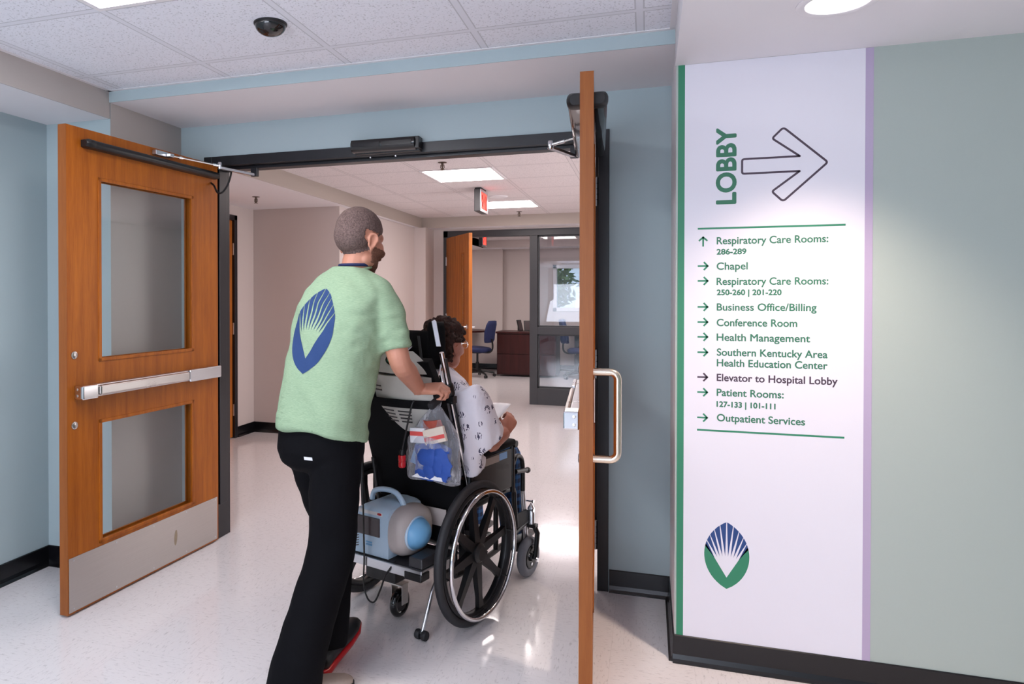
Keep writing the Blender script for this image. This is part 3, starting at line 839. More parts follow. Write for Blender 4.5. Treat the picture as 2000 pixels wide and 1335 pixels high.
def exit_sign(label, loc, ztop):
    x, y = loc
    t = thing('exit_sign', label, 'exit sign', (x, y, ztop), 0, 'hanging exit signs')
    MB().boxb(-0.065, 0.0, 0.0, 0.21, -0.017, -0.0005).build('canopy', M['black'], t, bevel=0.003)
    MB().boxb(-0.060, 0.0, -0.045, 0.265, -0.225, -0.017).build('housing', M['frame2'], t, bevel=0.004)
    mb = MB(); y0, y1, z0, z1 = -0.045, 0.265, -0.225, -0.018
    for a in ((y0, y1, z0, z0+.024), (y0, y1, z1-.024, z1), (y0, y0+.024, z0+.024, z1-.024), (y1-.024, y1, z0+.024, z1-.024)): mb.boxb(0, 0.005, *a)
    mb.build('face_frame', M['alu'], t)
    # letters E X I T read from the side that faces +x
    def seg(mb, a0, a1, b0, b1): mb.boxb(0.0005, 0.004, a0, a1, b0, b1)
    h0, h1 = -0.198, -0.045; w = 0.019
    o = -0.012
    mb = MB(); seg(mb, o, o+w, h0, h1)
    for z in (h0, (h0+h1)/2-w/2, h1-w): seg(mb, o+w, o+0.052, z, z+w)
    mb.build('letter', M['red_lit'], t)
    o = 0.058; mb = MB()
    mb.prism([(0, 0), (w, 0), (0.055, h1-h0), (0.055-w, h1-h0)], (0.0005, o, h0), (0, 1, 0), (0, 0, 1), (0.0035, 0, 0))
    mb.prism([(0.055-w, 0), (0.055, 0), (w, h1-h0), (0, h1-h0)], (0.0005, o, h0), (0, 1, 0), (0, 0, 1), (0.0035, 0, 0))
    mb.build('letter', M['red_lit'], t)
    o = 0.128; mb = MB(); seg(mb, o, o+w, h0, h1); mb.build('letter', M['red_lit'], t)
    o = 0.163; mb = MB(); seg(mb, o+0.019, o+0.019+w, h0, h1-w); seg(mb, o, o+0.057, h1-w, h1); mb.build('letter', M['red_lit'], t)
    mb = MB().boxb(0.0001, 0.0006, y0+.024, y1-.024, z0+.024, z1-.024); mb.build('face_plate', M['red_face'], t)
exit_sign('red lit exit sign hanging from corridor ceiling between two troffers', (-1.49, 6.60), ZI)
exit_sign('small far exit sign seen at the top of the office doorway', (-2.50, 11.2), ZI)
MB_ = MB().lathe([(0.0, -0.012), (0.09, -0.010), (0.10, -0.0005), (0, -0.0005)], n=32).build('ceiling_speaker', M['white'], None, smooth=True)
MB_.location = (-1.46, 7.25, ZI); tag(MB_, 'faint round white disc in the ceiling beside the hanging exit sign', 'speaker')

# ------------------------------------------------------------------ wall directory
sg = thing('directory_sign', 'tall white wall directory with green edge stripe, arrows and department names', 'sign', (0, 0, 0))
YS = YG - 0.0015
MB().boxb(0.131, 0.727, YS, YG, 0.104, ZL - 0.001).build('panel', M['sign_w'], sg)
MB().boxb(0.107, 0.131, YS, YG, 0.104, ZL - 0.001).build('edge_stripe', M['sign_g'], sg, label='green edge stripe')
MB().boxb(0.727, 0.752, YS, YG, 0.104, ZL - 0.001).build('edge_stripe', M['sign_p'], sg, label='mauve edge stripe')
YT = YS - 0.0002
txt = [
    ('Respiratory Care Rooms:', 0.2450, 0.6130, 1.5930, 1),
    ('286-289', 0.2450, 0.3450, 1.5550, 0),
    ('Chapel', 0.2450, 0.3500, 1.4980, 1),
    ('Respiratory Care Rooms:', 0.2450, 0.6140, 1.4410, 1),
    ('250-260 | 201-220', 0.2460, 0.4630, 1.4030, 0),
    ('Business Office/Billing', 0.2460, 0.5770, 1.3450, 1),
    ('Conference Room', 0.2460, 0.5150, 1.2870, 1),
    ('Health Management', 0.2460, 0.5570, 1.2320, 1),
    ('Southern Kentucky Area', 0.2470, 0.6130, 1.1760, 1),
    ('Health Education Center', 0.2470, 0.6130, 1.1360, 1),
    ('Elevator to Hospital Lobby', 0.2470, 0.6450, 1.0810, 2),
    ('Patient Rooms:', 0.2470, 0.4720, 1.0250, 1),
    ('127-133 | 101-111', 0.2470, 0.4450, 0.9840, 0),
    ('Outpatient Services', 0.2480, 0.5420, 0.9300, 1)]
for s, a, b, z, k in txt:
    text_mb(s, a, b, z, 0.026 if k else 0.0195, YT, bold=0.0008 if k else 0.0011).build('lettering', M['sign_k'] if k == 2 else M['sign_gd'], sg, label='lettering reading ' + s)
text_mb('LOBBY', 1.745, 2.024, 0.308, 0.064, YT, bold=0.0032, rot=True).build('heading_lettering', M['sign_gd'], sg, label='vertical lettering reading LOBBY')
for z in (1.653, 0.893): MB().boxb(0.178, 0.668, YT, YS, z - 0.0035, z + 0.0035).build('rule_line', M['sign_g'], sg)
def sym(pts, z, x, rot=False):
    mb = MB()
    for a, b in pts:
        a, b = Vector(a), Vector(b)
        if rot: a, b = Vector((-a.y, a.x)), Vector((-b.y, b.x))
        d = (b-a).normalized(); n = Vector((-d.y, d.x))*0.0031; a = a - d*0.002; b = b + d*0.002
        mb.prism([tuple(a-n), tuple(b-n), tuple(b+n), tuple(a+n)], (x, YS, z), (1, 0, 0), (0, 0, 1), (0, -0.0002, 0))
    return mb
AR = [((-.0165, 0), (.0155, 0)), ((.004, .0135), (.0165, 0)), ((.004, -.0135), (.0165, 0))]
for i, z in enumerate((1.604, 1.512, 1.456, 1.358, 1.301, 1.245, 1.187, 1.093, 1.036, 0.940)):
    sym(AR, z, 0.197, i == 0).build('arrow_symbol', M['sign_k'] if i == 7 else M['sign_g'], sg)
# big outlined arrow: closed rounded path
P = [(0.330, 1.906), (0.521, 1.906), (0.430, 1.976), (0.467, 2.014), (0.611, 1.879), (0.467, 1.744), (0.430, 1.782), (0.521, 1.852), (0.330, 1.852)]
def rounded(P, rad):
    out = []; n = len(P)
    for i in range(n):
        p0, p1, p2 = Vector(P[i-1]), Vector(P[i]), Vector(P[(i+1) % n])
        r = rad[i]; a = p1 + (p0-p1).normalized()*r; b = p1 + (p2-p1).normalized()*r
        for k in range(6):
            t = k/5; out.append(a*(1-t)**2 + p1*2*t*(1-t) + b*t*t)
    return out
P = rounded(P, [.008, .001, .009, .012, .010, .012, .009, .001, .008])
def outline(P, w):
    n = len(P); ins, outs = [], []
    for i in range(n):
        d = (P[(i+1) % n]-P[i-1]).normalized(); q = Vector((-d.y, d.x))
        outs.append(P[i]+q*w); ins.append(P[i]-q*w)
    return ins, outs
a, b = outline(P, 0.0037); mb = MB(); n = len(P)
mb.add([V(p.x, YT, p.y) for p in a] + [V(p.x, YT, p.y) for p in b], [(i, (i+1) % n, n+(i+1) % n, n+i) for i in range(n)])
mb.build('arrow_outline', M['sign_k'], sg)

# leaf shaped emblem: polygons in unit coordinates (height 1)
def emblem():
    Rr = (0.25 + 0.0961)/0.62
    hw = lambda z: math.sqrt(max(0, Rr*Rr - (z-.5)**2)) - (Rr - .31)
    low = []
    for s in (-1, 1):
        zs = [0.655*k/14 for k in range(15)]
        low.append([(s*hw(z), z) for z in zs] + [(0, 0.17)])
    F = Vector((0, 0.17)); wedges = []
    def hit(a):
        d = Vector((math.sin(a), math.cos(a))); r = 0.2
        while r < 1.2:
            p = F + d*r
            if p.y > 1 or abs(p.x) > hw(min(p.y, 1)): break
            r += 0.002
        return F + d*r
    A = R(34); n = 10
    for i in range(n):
        a0 = -A + 2*A*i/n; a1 = a0 + 2*A/n; g = 0.0065
        am = (a0+a1)/2
        tip = F + Vector((math.sin(am), math.cos(am)))*(0.335 - 0.02*math.cos(am*2))
        arc = [hit(a0+g + (a1-a0-2*g)*k/3) for k in range(4)]
        wedges.append([tuple(tip)] + [tuple(p) for p in arc])
    return low, wedges
LOW, WED = emblem()
mb = MB()
for p in LOW: mb.prism(p, (0.283, YS, 0.301), (0.251, 0, 0), (0, 0, 0.251), (0, -0.0002, 0))
mb.build('emblem_cup', M['sign_g'], sg, label='green lower half of leaf shaped emblem')
mb = MB()
for p in WED: mb.prism(p, (0.283, YS, 0.301), (0.251, 0, 0), (0, 0, 0.251), (0, -0.0002, 0))
mb.build('emblem_rays', M['sign_b'], sg, label='navy rays of leaf shaped emblem')

# ------------------------------------------------------------------ corridor doors
t = thing('door_3', 'closed oak door in the black frame at far left of the corridor', 'door', (X1, D1, 0), R(-90)); t['kind'] = 'structure'
MB().boxb(0.003, D1 - D0 - 0.003, -0.06, -0.016, 0.01, 2.137).build('leaf', M['oak_far'], t)
for z in (0.22, 1.02, 1.80): MB().boxb(-0.008, 0.004, -0.012, 0.002, z, z + 0.115).build('hinge', M['alu'], t, bevel=0.002)
t = thing('door_4', 'oak office door standing open at the end of the corridor', 'door', (FX0 + 0.065, YK - 0.016, 0), R(-57)); t['kind'] = 'structure'
mb = MB().boxb(0, 0.62, -0.022, 0.022, 0.01, 2.165).boxb(0.71, 0.90, -0.022, 0.022, 0.01, 2.165).boxb(0.62, 0.71, -0.022, 0.022, 0.01, 1.05).boxb(0.62, 0.71, -0.022, 0.022, 1.93, 2.165)
mb.build('leaf', M['oak_far'], t)
MB().boxb(0.615, 0.715, -0.026, -0.018, 1.045, 1.065).boxb(0.615, 0.715, -0.026, -0.018, 1.915, 1.935).boxb(0.612, 0.628, -0.026, -0.018, 1.045, 1.935).boxb(0.702, 0.718, -0.026, -0.018, 1.045, 1.935).build('glazing_bead', M['oak'], t)
MB().boxb(0.62, 0.71, -0.003, 0.003, 1.05, 1.93).build('pane', M['glass_far'], t)
for s in (-1, 1):
    lv = MB().lathe([(0.030, 0.022), (0.030, 0.030), (0.014, 0.034), (0.011, 0.065), (0.011, 0.075)], (0.835, 0, 1.02), (0, s, 0), 20).build('rose', M['chrome'], t, smooth=True)
    MB().tube([(0.835, s*0.068, 1.02), (0.80, s*0.070, 1.02), (0.715, s*0.066, 1.018)], [0.011, 0.010, 0.009], 10).build('lever', M['chrome'], lv, smooth=True)
for z in (0.22, 1.05, 1.80): MB().boxb(-0.02, 0.004, -0.03, 0.024, z, z + 0.115).build('hinge', M['alu'], t, bevel=0.002)

# ------------------------------------------------------------------ office furniture
t = thing('desk', 'dark mahogany desk with drawer fronts, seen through the office doorway', 'desk', (-2.03, 12.6, 0))
MB().boxb(-0.47, 0.55, -0.29, 0.30, 0.03, 0.745).build('desk_body', M['mahog'], t)
MB().boxb(-0.49, 0.57, -0.32, 0.32, 0.745, 0.778).build('desk_top', M['mahog'], t, bevel=0.004)
for z0, z1 in ((0.05, 0.385), (0.395, 0.735)): MB().boxb(-0.46, 0.54, -0.305, -0.291, z0, z1).build('drawer_front', M['mahog'], t, bevel=0.003)
t = thing('worktop', 'pale topped table under the far office window, with papers on it', 'table', (-0.62, 13.0, 0))
MB().boxb(-0.75, 1.2, -0.1, 0.50, 0.72, 0.75).build('table_top', M['cream'], t, bevel=0.004)
for x in (-0.62, 1.1): MB().boxb(x, x+0.08, 0.0, 0.45, 0.0, 0.72).build('leg', M['frame2'], t)
def photo_frame(label, x, y, w, h, a):
    t = thing('picture_frame', label, 'picture frame', (x, y, 0.7785), a, 'frames on the desk')
    X = Matrix.Rotation(R(-16), 4, 'X')
    MB().boxb(-w/2, w/2, -0.008, 0.008, 0.003, h, X).build('frame_body', M['black'], t, bevel=0.003)
    MB().boxb(-w/2+.015, w/2-.015, -0.0095, -0.008, 0.018, h-.015, X).build('picture', M['screen'], t)
    MB().prism([(0, 0), (0.02, 0), (0.02, h*0.66)], (-0.002, 0.055, 0.002), (0, 1, 0), (0, 0, 1), (0.004, 0, 0)).build('easel_leg', M['black'], t)
photo_frame('thin black picture frame seen nearly edge on, left one on desk', -2.13, 12.62, 0.12, 0.20, R(62))
photo_frame('wider black picture frame, right one on desk beside the mullion', -1.99, 12.60, 0.16, 0.19, R(25))
for i, (x, y, z, a) in enumerate(((-1.34, 13.08, .7505, 12), (-1.32, 13.09, .757, -8), (-1.02, 13.05, .7505, 4))):
    o = MB().boxb(-.14, .14, -.11, .11, 0, 0.006).build('paper_stack', M['paper']); o.location = (x, y, z); o.rotation_euler = (0, 0, R(a))
    tag(o, ('lower left stack of white paper on the pale office table', 'stack of white paper lying askew on the left stack on pale table', 'right hand stack of white paper on the pale office table')[i], 'papers', 'papers on the office table')
t = thing('round_table', 'round dark topped meeting table behind the open office door', 'table', (-3.25, 12.95, 0))
MB().lathe([(0.45, 0.735), (0.455, 0.745), (0.455, 0.76), (0.45, 0.765)], n=48).build('table_top', M['mahog'], t, smooth=True)
MB().lathe([(0.04, 0.03), (0.035, 0.735)], n=20).build('pedestal', M['black'], t, smooth=True)
for k in range(4):
    a = PI/2*k + 0.5; MB().tube([(0, 0, 0.05), (0.33*math.cos(a), 0.33*math.sin(a), 0.02)], [0.028, 0.018], 8).build('foot', M['black'], t)
def office_chair(name, label, loc, rz, group=None, m='navy'):
    t = thing(name, label, 'chair', loc, rz, group)
    rg = []
    for z, k in ((0.44, .86), (0.452, .98), (0.475, 1), (0.50, .97), (0.515, .85)):
        rg.append(ring((0, 0.02, z), (0.245*k, 0, 0), (0, 0.235*k, 0.01), 28, 3.2))
    MB().loft(rg).build('seat', M[m], t, smooth='all')
    rg = []
    for z, w, y in ((0.60, .15, -.215), (0.64, .195, -.225), (0.78, .21, -.235), (0.90, .195, -.265), (0.97, .14, -.285)):
        rg.append(ring((0, y, z), (w, 0, 0), (0, 0.032, 0.004), 24, 2.8))
    MB().loft(rg).build('backrest', M[m], t, smooth='all')
    MB().tube(smooth_path([(0, -.05, .432), (0, -.22, .43), (0, -.285, .50), (0, -.275, .66)]), .016, 8).build('back_stem', M['black'], t, smooth=True)
    MB().lathe([(0.028, 0.09), (0.028, 0.26), (0.018, 0.26), (0.018, 0.42)], n=16).boxb(-.09, .09, -.08, .08, .41, .437).build('gas_column', M['black'], t)
    for k in range(5):
        a = 2*PI*k/5 + 0.3; c, s = math.cos(a), math.sin(a)
        lg = MB().tube([(0, 0, 0.10), (0.16*c, 0.16*s, 0.095), (0.30*c, 0.30*s, 0.068)], [0.03, 0.022, 0.016], 8).build('base_leg', M['black'], t, smooth=True)
        mb = MB()
        for d in (-.014, .014): mb.lathe([(0.026, d-.009), (0.028, d-.006), (0.028, d+.006), (0.026, d+.009)], (0.30*c, 0.30*s, 0.0285), (-s, c, 0), 16)
        mb.build('caster', M['black'], lg)
    return t
oc = office_chair('office_chair', 'navy swivel chair beside the mahogany desk, fully in view', (-2.80, 12.10, 0), R(78), 'office swivel chairs')
dup(oc, (-4.02, 12.75, 0), R(205), 'navy swivel chair mostly hidden behind the round table', 'office swivel chairs')
dup(oc, (-1.08, 12.35, 0), R(-80), 'swivel chair behind the glass at the right edge of desk', 'office swivel chairs')
o = MB().loft([ring((0, y, z), (w, 0, 0), (0, d, 0), 20, 2.2) for z, w, d, y in ((0.60, .13, .05, 0), (0.66, .21, .07, .01), (.80, .225, .06, .0), (.92, .21, .055, -.02), (.985, .16, .06, -.03), (1.0, .10, .03, -.03))]).build('jacket', M['navy'], smooth='all')
o.location = (-1.08 + 0.27, 12.35 - 0.03, 0); o.rotation_euler = (0, 0, R(-80))
q = o.modifiers.new('d', 'DISPLACE'); tx = bpy.data.textures.new('folds', 'CLOUDS'); tx.noise_scale = 0.12; q.texture = tx; q.strength = 0.05
o.location = (-1.08 - 0.27, 12.35 - 0.045, 0)
tag(o, 'dark navy jacket hung over the chair back behind the glass', 'jacket')
# greenery outside the office window
def bush(label, x, y, z, r, seed):
    rnd = random.Random(seed)
    t = thing('bush', label, 'tree', (x, y, 0), 0, 'greenery outside the window')
    MB().tube([(0, 0, -0.2), (0.05, 0, 0.6), (0, 0.05, z)], [0.07, 0.06, 0.04], 8).build('trunk', M['mahog'], t)
    mb = MB()
    for k in range(1500):
        d = Vector((rnd.gauss(0, 1), rnd.gauss(0, 1), rnd.gauss(0, 1))).normalized()*r*rnd.uniform(.55, 1.0)
        c = V(0, 0, z) + d; a = Vector((rnd.gauss(0, 1), rnd.gauss(0, 1), rnd.gauss(0, 1))).normalized(); b = a.orthogonal().normalized(); l = rnd.uniform(.16, .26)
        w = a.cross(b)*l*.2
        mb.add([c, c + a*l*.5 + w, c + a*l, c + a*l*.5 - w], [(0, 1, 2, 3)])
    mb.build('foliage', M['leaf'], t)
bush('leafy green bush outside the office window, left of the two', -2.5, 16.6, 1.75, 0.95, 3)
bush('leafy green bush outside the office window, right of the two', -0.45, 16.9, 1.5, 0.95, 5)

sbox('ground', -20, 20, 15.2, 30, -0.3, -0.25, M['leaf'])
# ------------------------------------------------------------------ wheelchair (local: x right, y forward, z up)
OC = (-0.98081, 3.07061, 0.0); RC = R(-18)
wc = thing('wheelchair', 'black manual wheelchair with big spoked wheels, headrest and rear equipment tray', 'wheelchair', OC, RC)
def rear_wheel(x, s):
    r0 = 0.305
    mb = MB()
    mb.torus((x, 0, r0), (1, 0, 0), 0.258, 0.014, 56, 8, 1.3)
    mb.lathe([(0.036, -0.03), (0.042, -0.022), (0.042, 0.022), (0.030, 0.034)], (x, 0, r0), (1, 0, 0), 20)
    for k in range(8):
        a = 2*PI*k/8 + 0.13; d = V(0, math.cos(a), math.sin(a)); q = V(0, -math.sin(a), math.cos(a)); c = V(x, 0, r0)
        rg = []
        for rr, w, t in ((0.02, .022, .016), (0.09, .019, .013), (0.20, .014, .010), (0.252, .020, .010)):
            rg.append([c + d*rr + q*w*p + V(t*o, 0, 0) for p, o in ((-1, -1), (1, -1), (1, 1), (-1, 1))])
        mb.loft(rg)
    w = mb.build('rear_wheel', M['black'], wc, smooth=True)
    MB().torus((x, 0, r0), (1, 0, 0), 0.2855, 0.0195, 72, 12, 0.95).build('tire', M['rubber'], w, smooth='all')
    hx = x + s*0.046
    mb = MB().torus((hx, 0, r0), (1, 0, 0), 0.262, 0.0095, 72, 10)
    mb.build('hand_rim', M['chrome'], w, smooth='all')
    mb = MB()
    for k in range(8):
        a = 2*PI*k/8 + 0.13; d = V(0, math.cos(a), math.sin(a)); mb.tube([V(x, 0, r0) + d*0.25, V(hx, 0, r0) + d*0.258], 0.004, 6)
    mb.build('rim_tab', M['black'], w)
rear_wheel(0.30, 1); rear_wheel(-0.30, -1)
MB().tube([(-0.27, 0, 0.305), (0.27, 0, 0.305)], 0.012, 10).build('axle', M['steel'], wc, smooth=True)
for s in (-1, 1):
    cx, cy = s*0.245, 0.595
    mb = MB()
    for q in (-1, 1):
        mb.tube([(cx + q*0.012, cy + 0.035, 0.252), (cx + q*0.036, cy + 0.03, 0.215), (cx + q*0.037, cy + 0.012, 0.12), (cx + q*0.037, cy, 0.092)], [0.013, 0.013, 0.011, 0.012], 8)
    mb.boxb(cx - .03, cx + .03, cy + .018, cy + .05, .238, .256)
    fk = mb.build('front_caster', M['black'], wc, smooth=True)
    MB().torus((cx, cy, 0.1), (1, 0, 0), 0.074, 0.026, 48, 12, 0.85).build('caster_tire', M['grey_rub'], fk, smooth='all')
    mb = MB().lathe([(0.056, -.020), (0.056, .020), (0.050, .022), (0.02, .016), (0.018, .03)], (cx, cy, 0.1), (1, 0, 0), 24)
    mb.lathe([(0.056, -.018), (0.050, -.022), (0.02, -.016), (0.018, -.03)], (cx, cy, 0.1), (1, 0, 0), 24)
    mb.build('caster_hub', M['black'], fk, smooth=True)
    mb = MB()
    for k in range(3):
        a = 2*PI*k/3 + .5; mb.lathe([(0.008, .0), (0.008, .003), (.004, .004)], (cx + s*0.0195, cy + .034*math.cos(a), .1 + .034*math.sin(a)), (s, 0, 0), 10)
    mb.lathe([(0.012, 0), (0.010, 0.008)], (cx + s*0.037 + s*.01, cy, 0.093), (s, 0, 0), 12)
    mb.build('hub_bolt', M['chrome'], fk)
    MB().lathe([(0.019, 0.256), (0.019, 0.335), (0.012, 0.345), (0.004, 0.36)], (cx, cy + .035, 0), (0, 0, 1), 16).build('caster_stem', M['alu'], fk, smooth=True)
# tubular frame
mb = MB()
for s in (-1, 1):
    x = s*0.228
    mb.tube(smooth_path([(x, -.06, .455), (x, .30, .47), (x, .44, .468), (x, .475, .45), (x, .48, .40), (x, .50, .27)]), 0.0125, 10)
    mb.tube(smooth_path([(x, -.06, .455), (x, -.05, .24), (x, -.02, .20), (x, .30, .21), (x, .52, .25), (x, .62, .27)]), 0.0125, 10)
    mb.tube([(x, 0, .455), (x, 0, .22)], 0.0125, 10); mb.tube([(x, .30, .465), (x, .30, .215)], 0.0125, 10)
    mb.boxb(min(x, x + s*.04), max(x, x + s*.04), -.02, .02, .285, .325)
mb.tube([(-.228, .05, .45), (.228, .22, .22)], .011, 8); mb.tube([(.228, .05, .45), (-.228, .22, .22)], .011, 8)
mb.build('frame_tubes', M['black'], wc, smooth=True)
for s in (-1, 1):                                   # front frame gusset plates
    x = s*.235; MB().boxb(x - .004, x + .004, .49, .625, .262, .335).build('caster_plate', M['rubber'], wc, bevel=.004)
# reclined back posts
CANE = lambda f: None
def cane(h): return -0.16 + (1.161 - h)*0.345        # forward position of the back post at a height
for s in (-1, 1):
    x = s*0.232
    MB().tube([(x, cane(.46), .46), (x, cane(1.165), 1.165)], 0.0098, 12).build('back_post', M['chrome'], wc, smooth=True, label='chrome reclining back post')
    MB().tube([(x + s*.016, cane(.50) - .0, .50), (x + s*.016, cane(1.14), 1.14)], 0.005, 8).build('recline_cable', M['black'], wc, smooth=True)
    d = V(0, -.93, -.37).normalized(); p = V(x, cane(1.005), 1.005)
    hg = MB().tube([p, p + d*0.03], 0.011, 12).build('push_handle', M['steel'], wc, smooth=True)
    MB().tube([p + d*.022, p + d*.03, p + d*.140, p + d*.146], [.014, .0165, .0165, .013], 16).build('grip', M['rubber'], hg, smooth=True)
    MB().lathe([(0.022, -.024), (0.024, -.018), (0.024, .018), (0.022, .024)], p, (0, -.345, 1), 16).boxb(x - .028, x + .028, p.y - .012, p.y + .018, 1.0 - .05, 1.0 - .02).build('handle_clamp', M['black'], wc, smooth=True)
    MB().ell((x + s*.018, cane(.955) - .018, .955), (.013, .013, .010), 10, 6).tube([(x, cane(.955), .955), (x + s*.018, cane(.955) - .018, .955)], .006, 6).build('clamp_knob', M['black'], wc, smooth=True)
# seat and back
MB().loft([ring((0, .22, z), (.215*k, 0, 0), (0, .235*k, 0), 32, 5) for z, k in ((.478, .97), (.486, 1), (.535, 1), (.548, .96))]).build('seat_cushion', M['fabric_b'], wc, smooth='all')
mb = MB()
def back_pt(u, v, off=0.0):                           # upholstered reclined back, u across, v up
    h = .40 + .74*v; w = .222 - .03*max(0, v - .8)/.2
    x = (u - .5)*2*w
    y = cane(h) - .020 - .022*(1 - (2*u - 1)**2) - off
    return V(x, y, h)
mb.grid(lambda u, v: back_pt(u, v), 17, 17, .045)
mb.build('back_cushion', M['fabric_b'], wc, smooth=True)
MB().grid(lambda u, v: V((u - .5)*.42, cane(.30 + .22*v) - .035 + .035*math.sin(v*PI*.5)*0 - .03*(1 - (2*u - 1)**2)*(1 - v*.3), .36 + .16*v), 13, 6, .012).build('back_skirt', M['fabric_b'], wc, smooth=True)
# white moulded shell on the back of the cushion
def shell_pt(u, v):
    h = .80 + .262*v
    w = (.055 + .115*min(1, v/.55)**.75)
    x = .035 + (u - .5)*2*w; q = (2*u - 1)
    return V(x, cane(h) - .068 - .050*(1 - q*q)*(0.35 + .65*min(1, v*2.2)), h)
sh = MB().grid(shell_pt, 21, 15, -.012).build('back_shell', M['shell'], wc, smooth=True)
def shell_up(u, v):
    h = 1.075 + .095*v; w = .170 - .055*v*v - .02*v
    x = .035 + (u - .5)*2*w; q = (2*u - 1)
    return V(x, cane(h) - .060 - .058*(1 - q*q)*(1 - .35*v), h)
MB().grid(shell_up, 21, 8, -.012).build('upper_shell', M['shell'], sh, smooth=True)
def on_shell(u, v, d): p = shell_pt(u, v); return p - V(0, d, 0)
mb = MB()                                            # dark gap band
mb.grid(lambda u, v: (lambda h: V(.035 + (u - .5)*2*.172, cane(h) - .052 - .056*(1 - (2*u-1)**2), h))(1.055 + .026*v), 17, 3, -.008)
mb.build('shell_gap_band', M['gloss'], sh, smooth=True)
mb = MB()
for c0, c1 in ((.20, .42), (.50, .72)):              # louvre slots
    for k in range(4):
        v0 = .22 + .062*k
        mb.grid(lambda u, v: on_shell(c0 + (c1 - c0)*u + .03*(k % 2)*0, v0 + .018*v, .0135), 5, 2, -.002)
for k in range(2):
    v0 = .74 + .07*k; mb.grid(lambda u, v: on_shell(.08 + .22*u, v0 + .02*v, .0135), 5, 2, -.002)
mb.build('louvre_slot', M['black'], sh)
mb = MB(); c = shell_up(.56, .58) + V(0, -.013, 0)
u_ = (shell_up(.60, .58) - shell_up(.52, .58)).normalized(); v_ = (shell_up(.56, .75) - shell_up(.56, .40)).normalized(); n_ = u_.cross(v_).normalized()
if n_.y > 0: n_ = -n_
n = 28; mb.add([c + u_*.030*math.cos(2*PI*k/n) + v_*.022*math.sin(2*PI*k/n) for k in range(n)] + [c + n_*.003 + u_*.028*math.cos(2*PI*k/n) + v_*.020*math.sin(2*PI*k/n) for k in range(n)], [(k, (k+1) % n, n+(k+1) % n, n+k) for k in range(n)] + [tuple(range(n, 2*n))])
mb.build('round_badge', M['gloss'], sh)
mb = MB(); mb.add([c + n_*.0035 + u_*(.016*math.cos(2*PI*k/16) - .004) + v_*.009*math.sin(2*PI*k/16) for k in range(16)], [tuple(range(16))]); mb.build('badge_mark', M['sign_g'], sh)
MB().grid(lambda u, v: V(-.215 + .43*u, cane(.925 + .036*v) - .078 - .052*(1 - (2*u-1)**2), .925 + .036*v), 17, 3, -.004).build('back_strap', M['fabric_b'], wc, smooth=True)
MB().grid(lambda u, v: V(-.215 + .085*u, cane(1.035 + .018*v) - .050 - .03*u, 1.035 + .018*v), 5, 2, -.003).build('white_strap', M['cream'], wc)
MB().grid(lambda u, v: V(-.195 + .04*u, cane(1.000 + .012*v) - .052 - .02*u, 1.000 + .012*v), 4, 2, -.003).build('care_tag', M['paper'], wc)
# headrest with side wings
hd = MB()
def wing(x0, y0, x1, y1, z0, z1, t=.045):
    d = V(x1-x0, y1-y0, 0); L = d.length; d.normalize(); n = V(-d.y, d.x, 0)
    return [ring(V(x0, y0, 0) + d*L*k + V(0, 0, (z0+z1)/2), n*t/2*s, V(0, 0, (z1-z0)/2*s), 16, 3) for k, s in ((0, .7), (.06, 1), (.94, 1), (1, .7))]
hd.loft(wing(-.135, -.010, .090, -.020, 1.085, 1.245, .055)); hd.loft(wing(.070, -.03, .118, .03, 1.075, 1.285, .045)); hd.loft(wing(-.120, -.03, -.195, .07, 1.085, 1.250, .05))
hr = hd.build('headrest', M['fabric_b'], wc, smooth='all')
MB().tube([(0, cane(1.0) - .05, 1.0), (0, cane(1.1) - .03, 1.12), (0, -.05, 1.17)], .010, 10).build('headrest_post', M['chrome'], hr, smooth=True)
MB().tube(smooth_path([(-.165, -.045, 1.245), (-.145, -.075, 1.235), (-.125, -.085, 1.20), (-.12, -.085, 1.12), (-.115, -.07, 1.09)]), .0065, 8).build('wing_bracket', M['chrome'], hr, smooth=True)
MB().prism([(-.011, -.06), (.011, -.06), (.011, .055), (.004, .062), (-.011, .055)], (.108, -.020, 1.235), (.80, .60, 0), (-.25, .05, .96), (.003, -.004, 0)).build('wing_bracket', M['alu'], hr, bevel=.002)
MB().prism([(-.007, -.07), (.007, -.07), (.007, .06), (-.007, .06)], (.050, -.058, 1.165), (.95, .2, 0), (-.22, .1, .96), (.001, -.003, 0)).build('wing_bracket', M['frame2'], hr, bevel=.002)
MB().tube([(.125, .005, 1.13), (.165, -.06, 1.10), (.185, -.10, 1.06), (.20, -.10, 1.0)], .009, 8).build('wing_bracket', M['chrome'], hr, smooth=True)
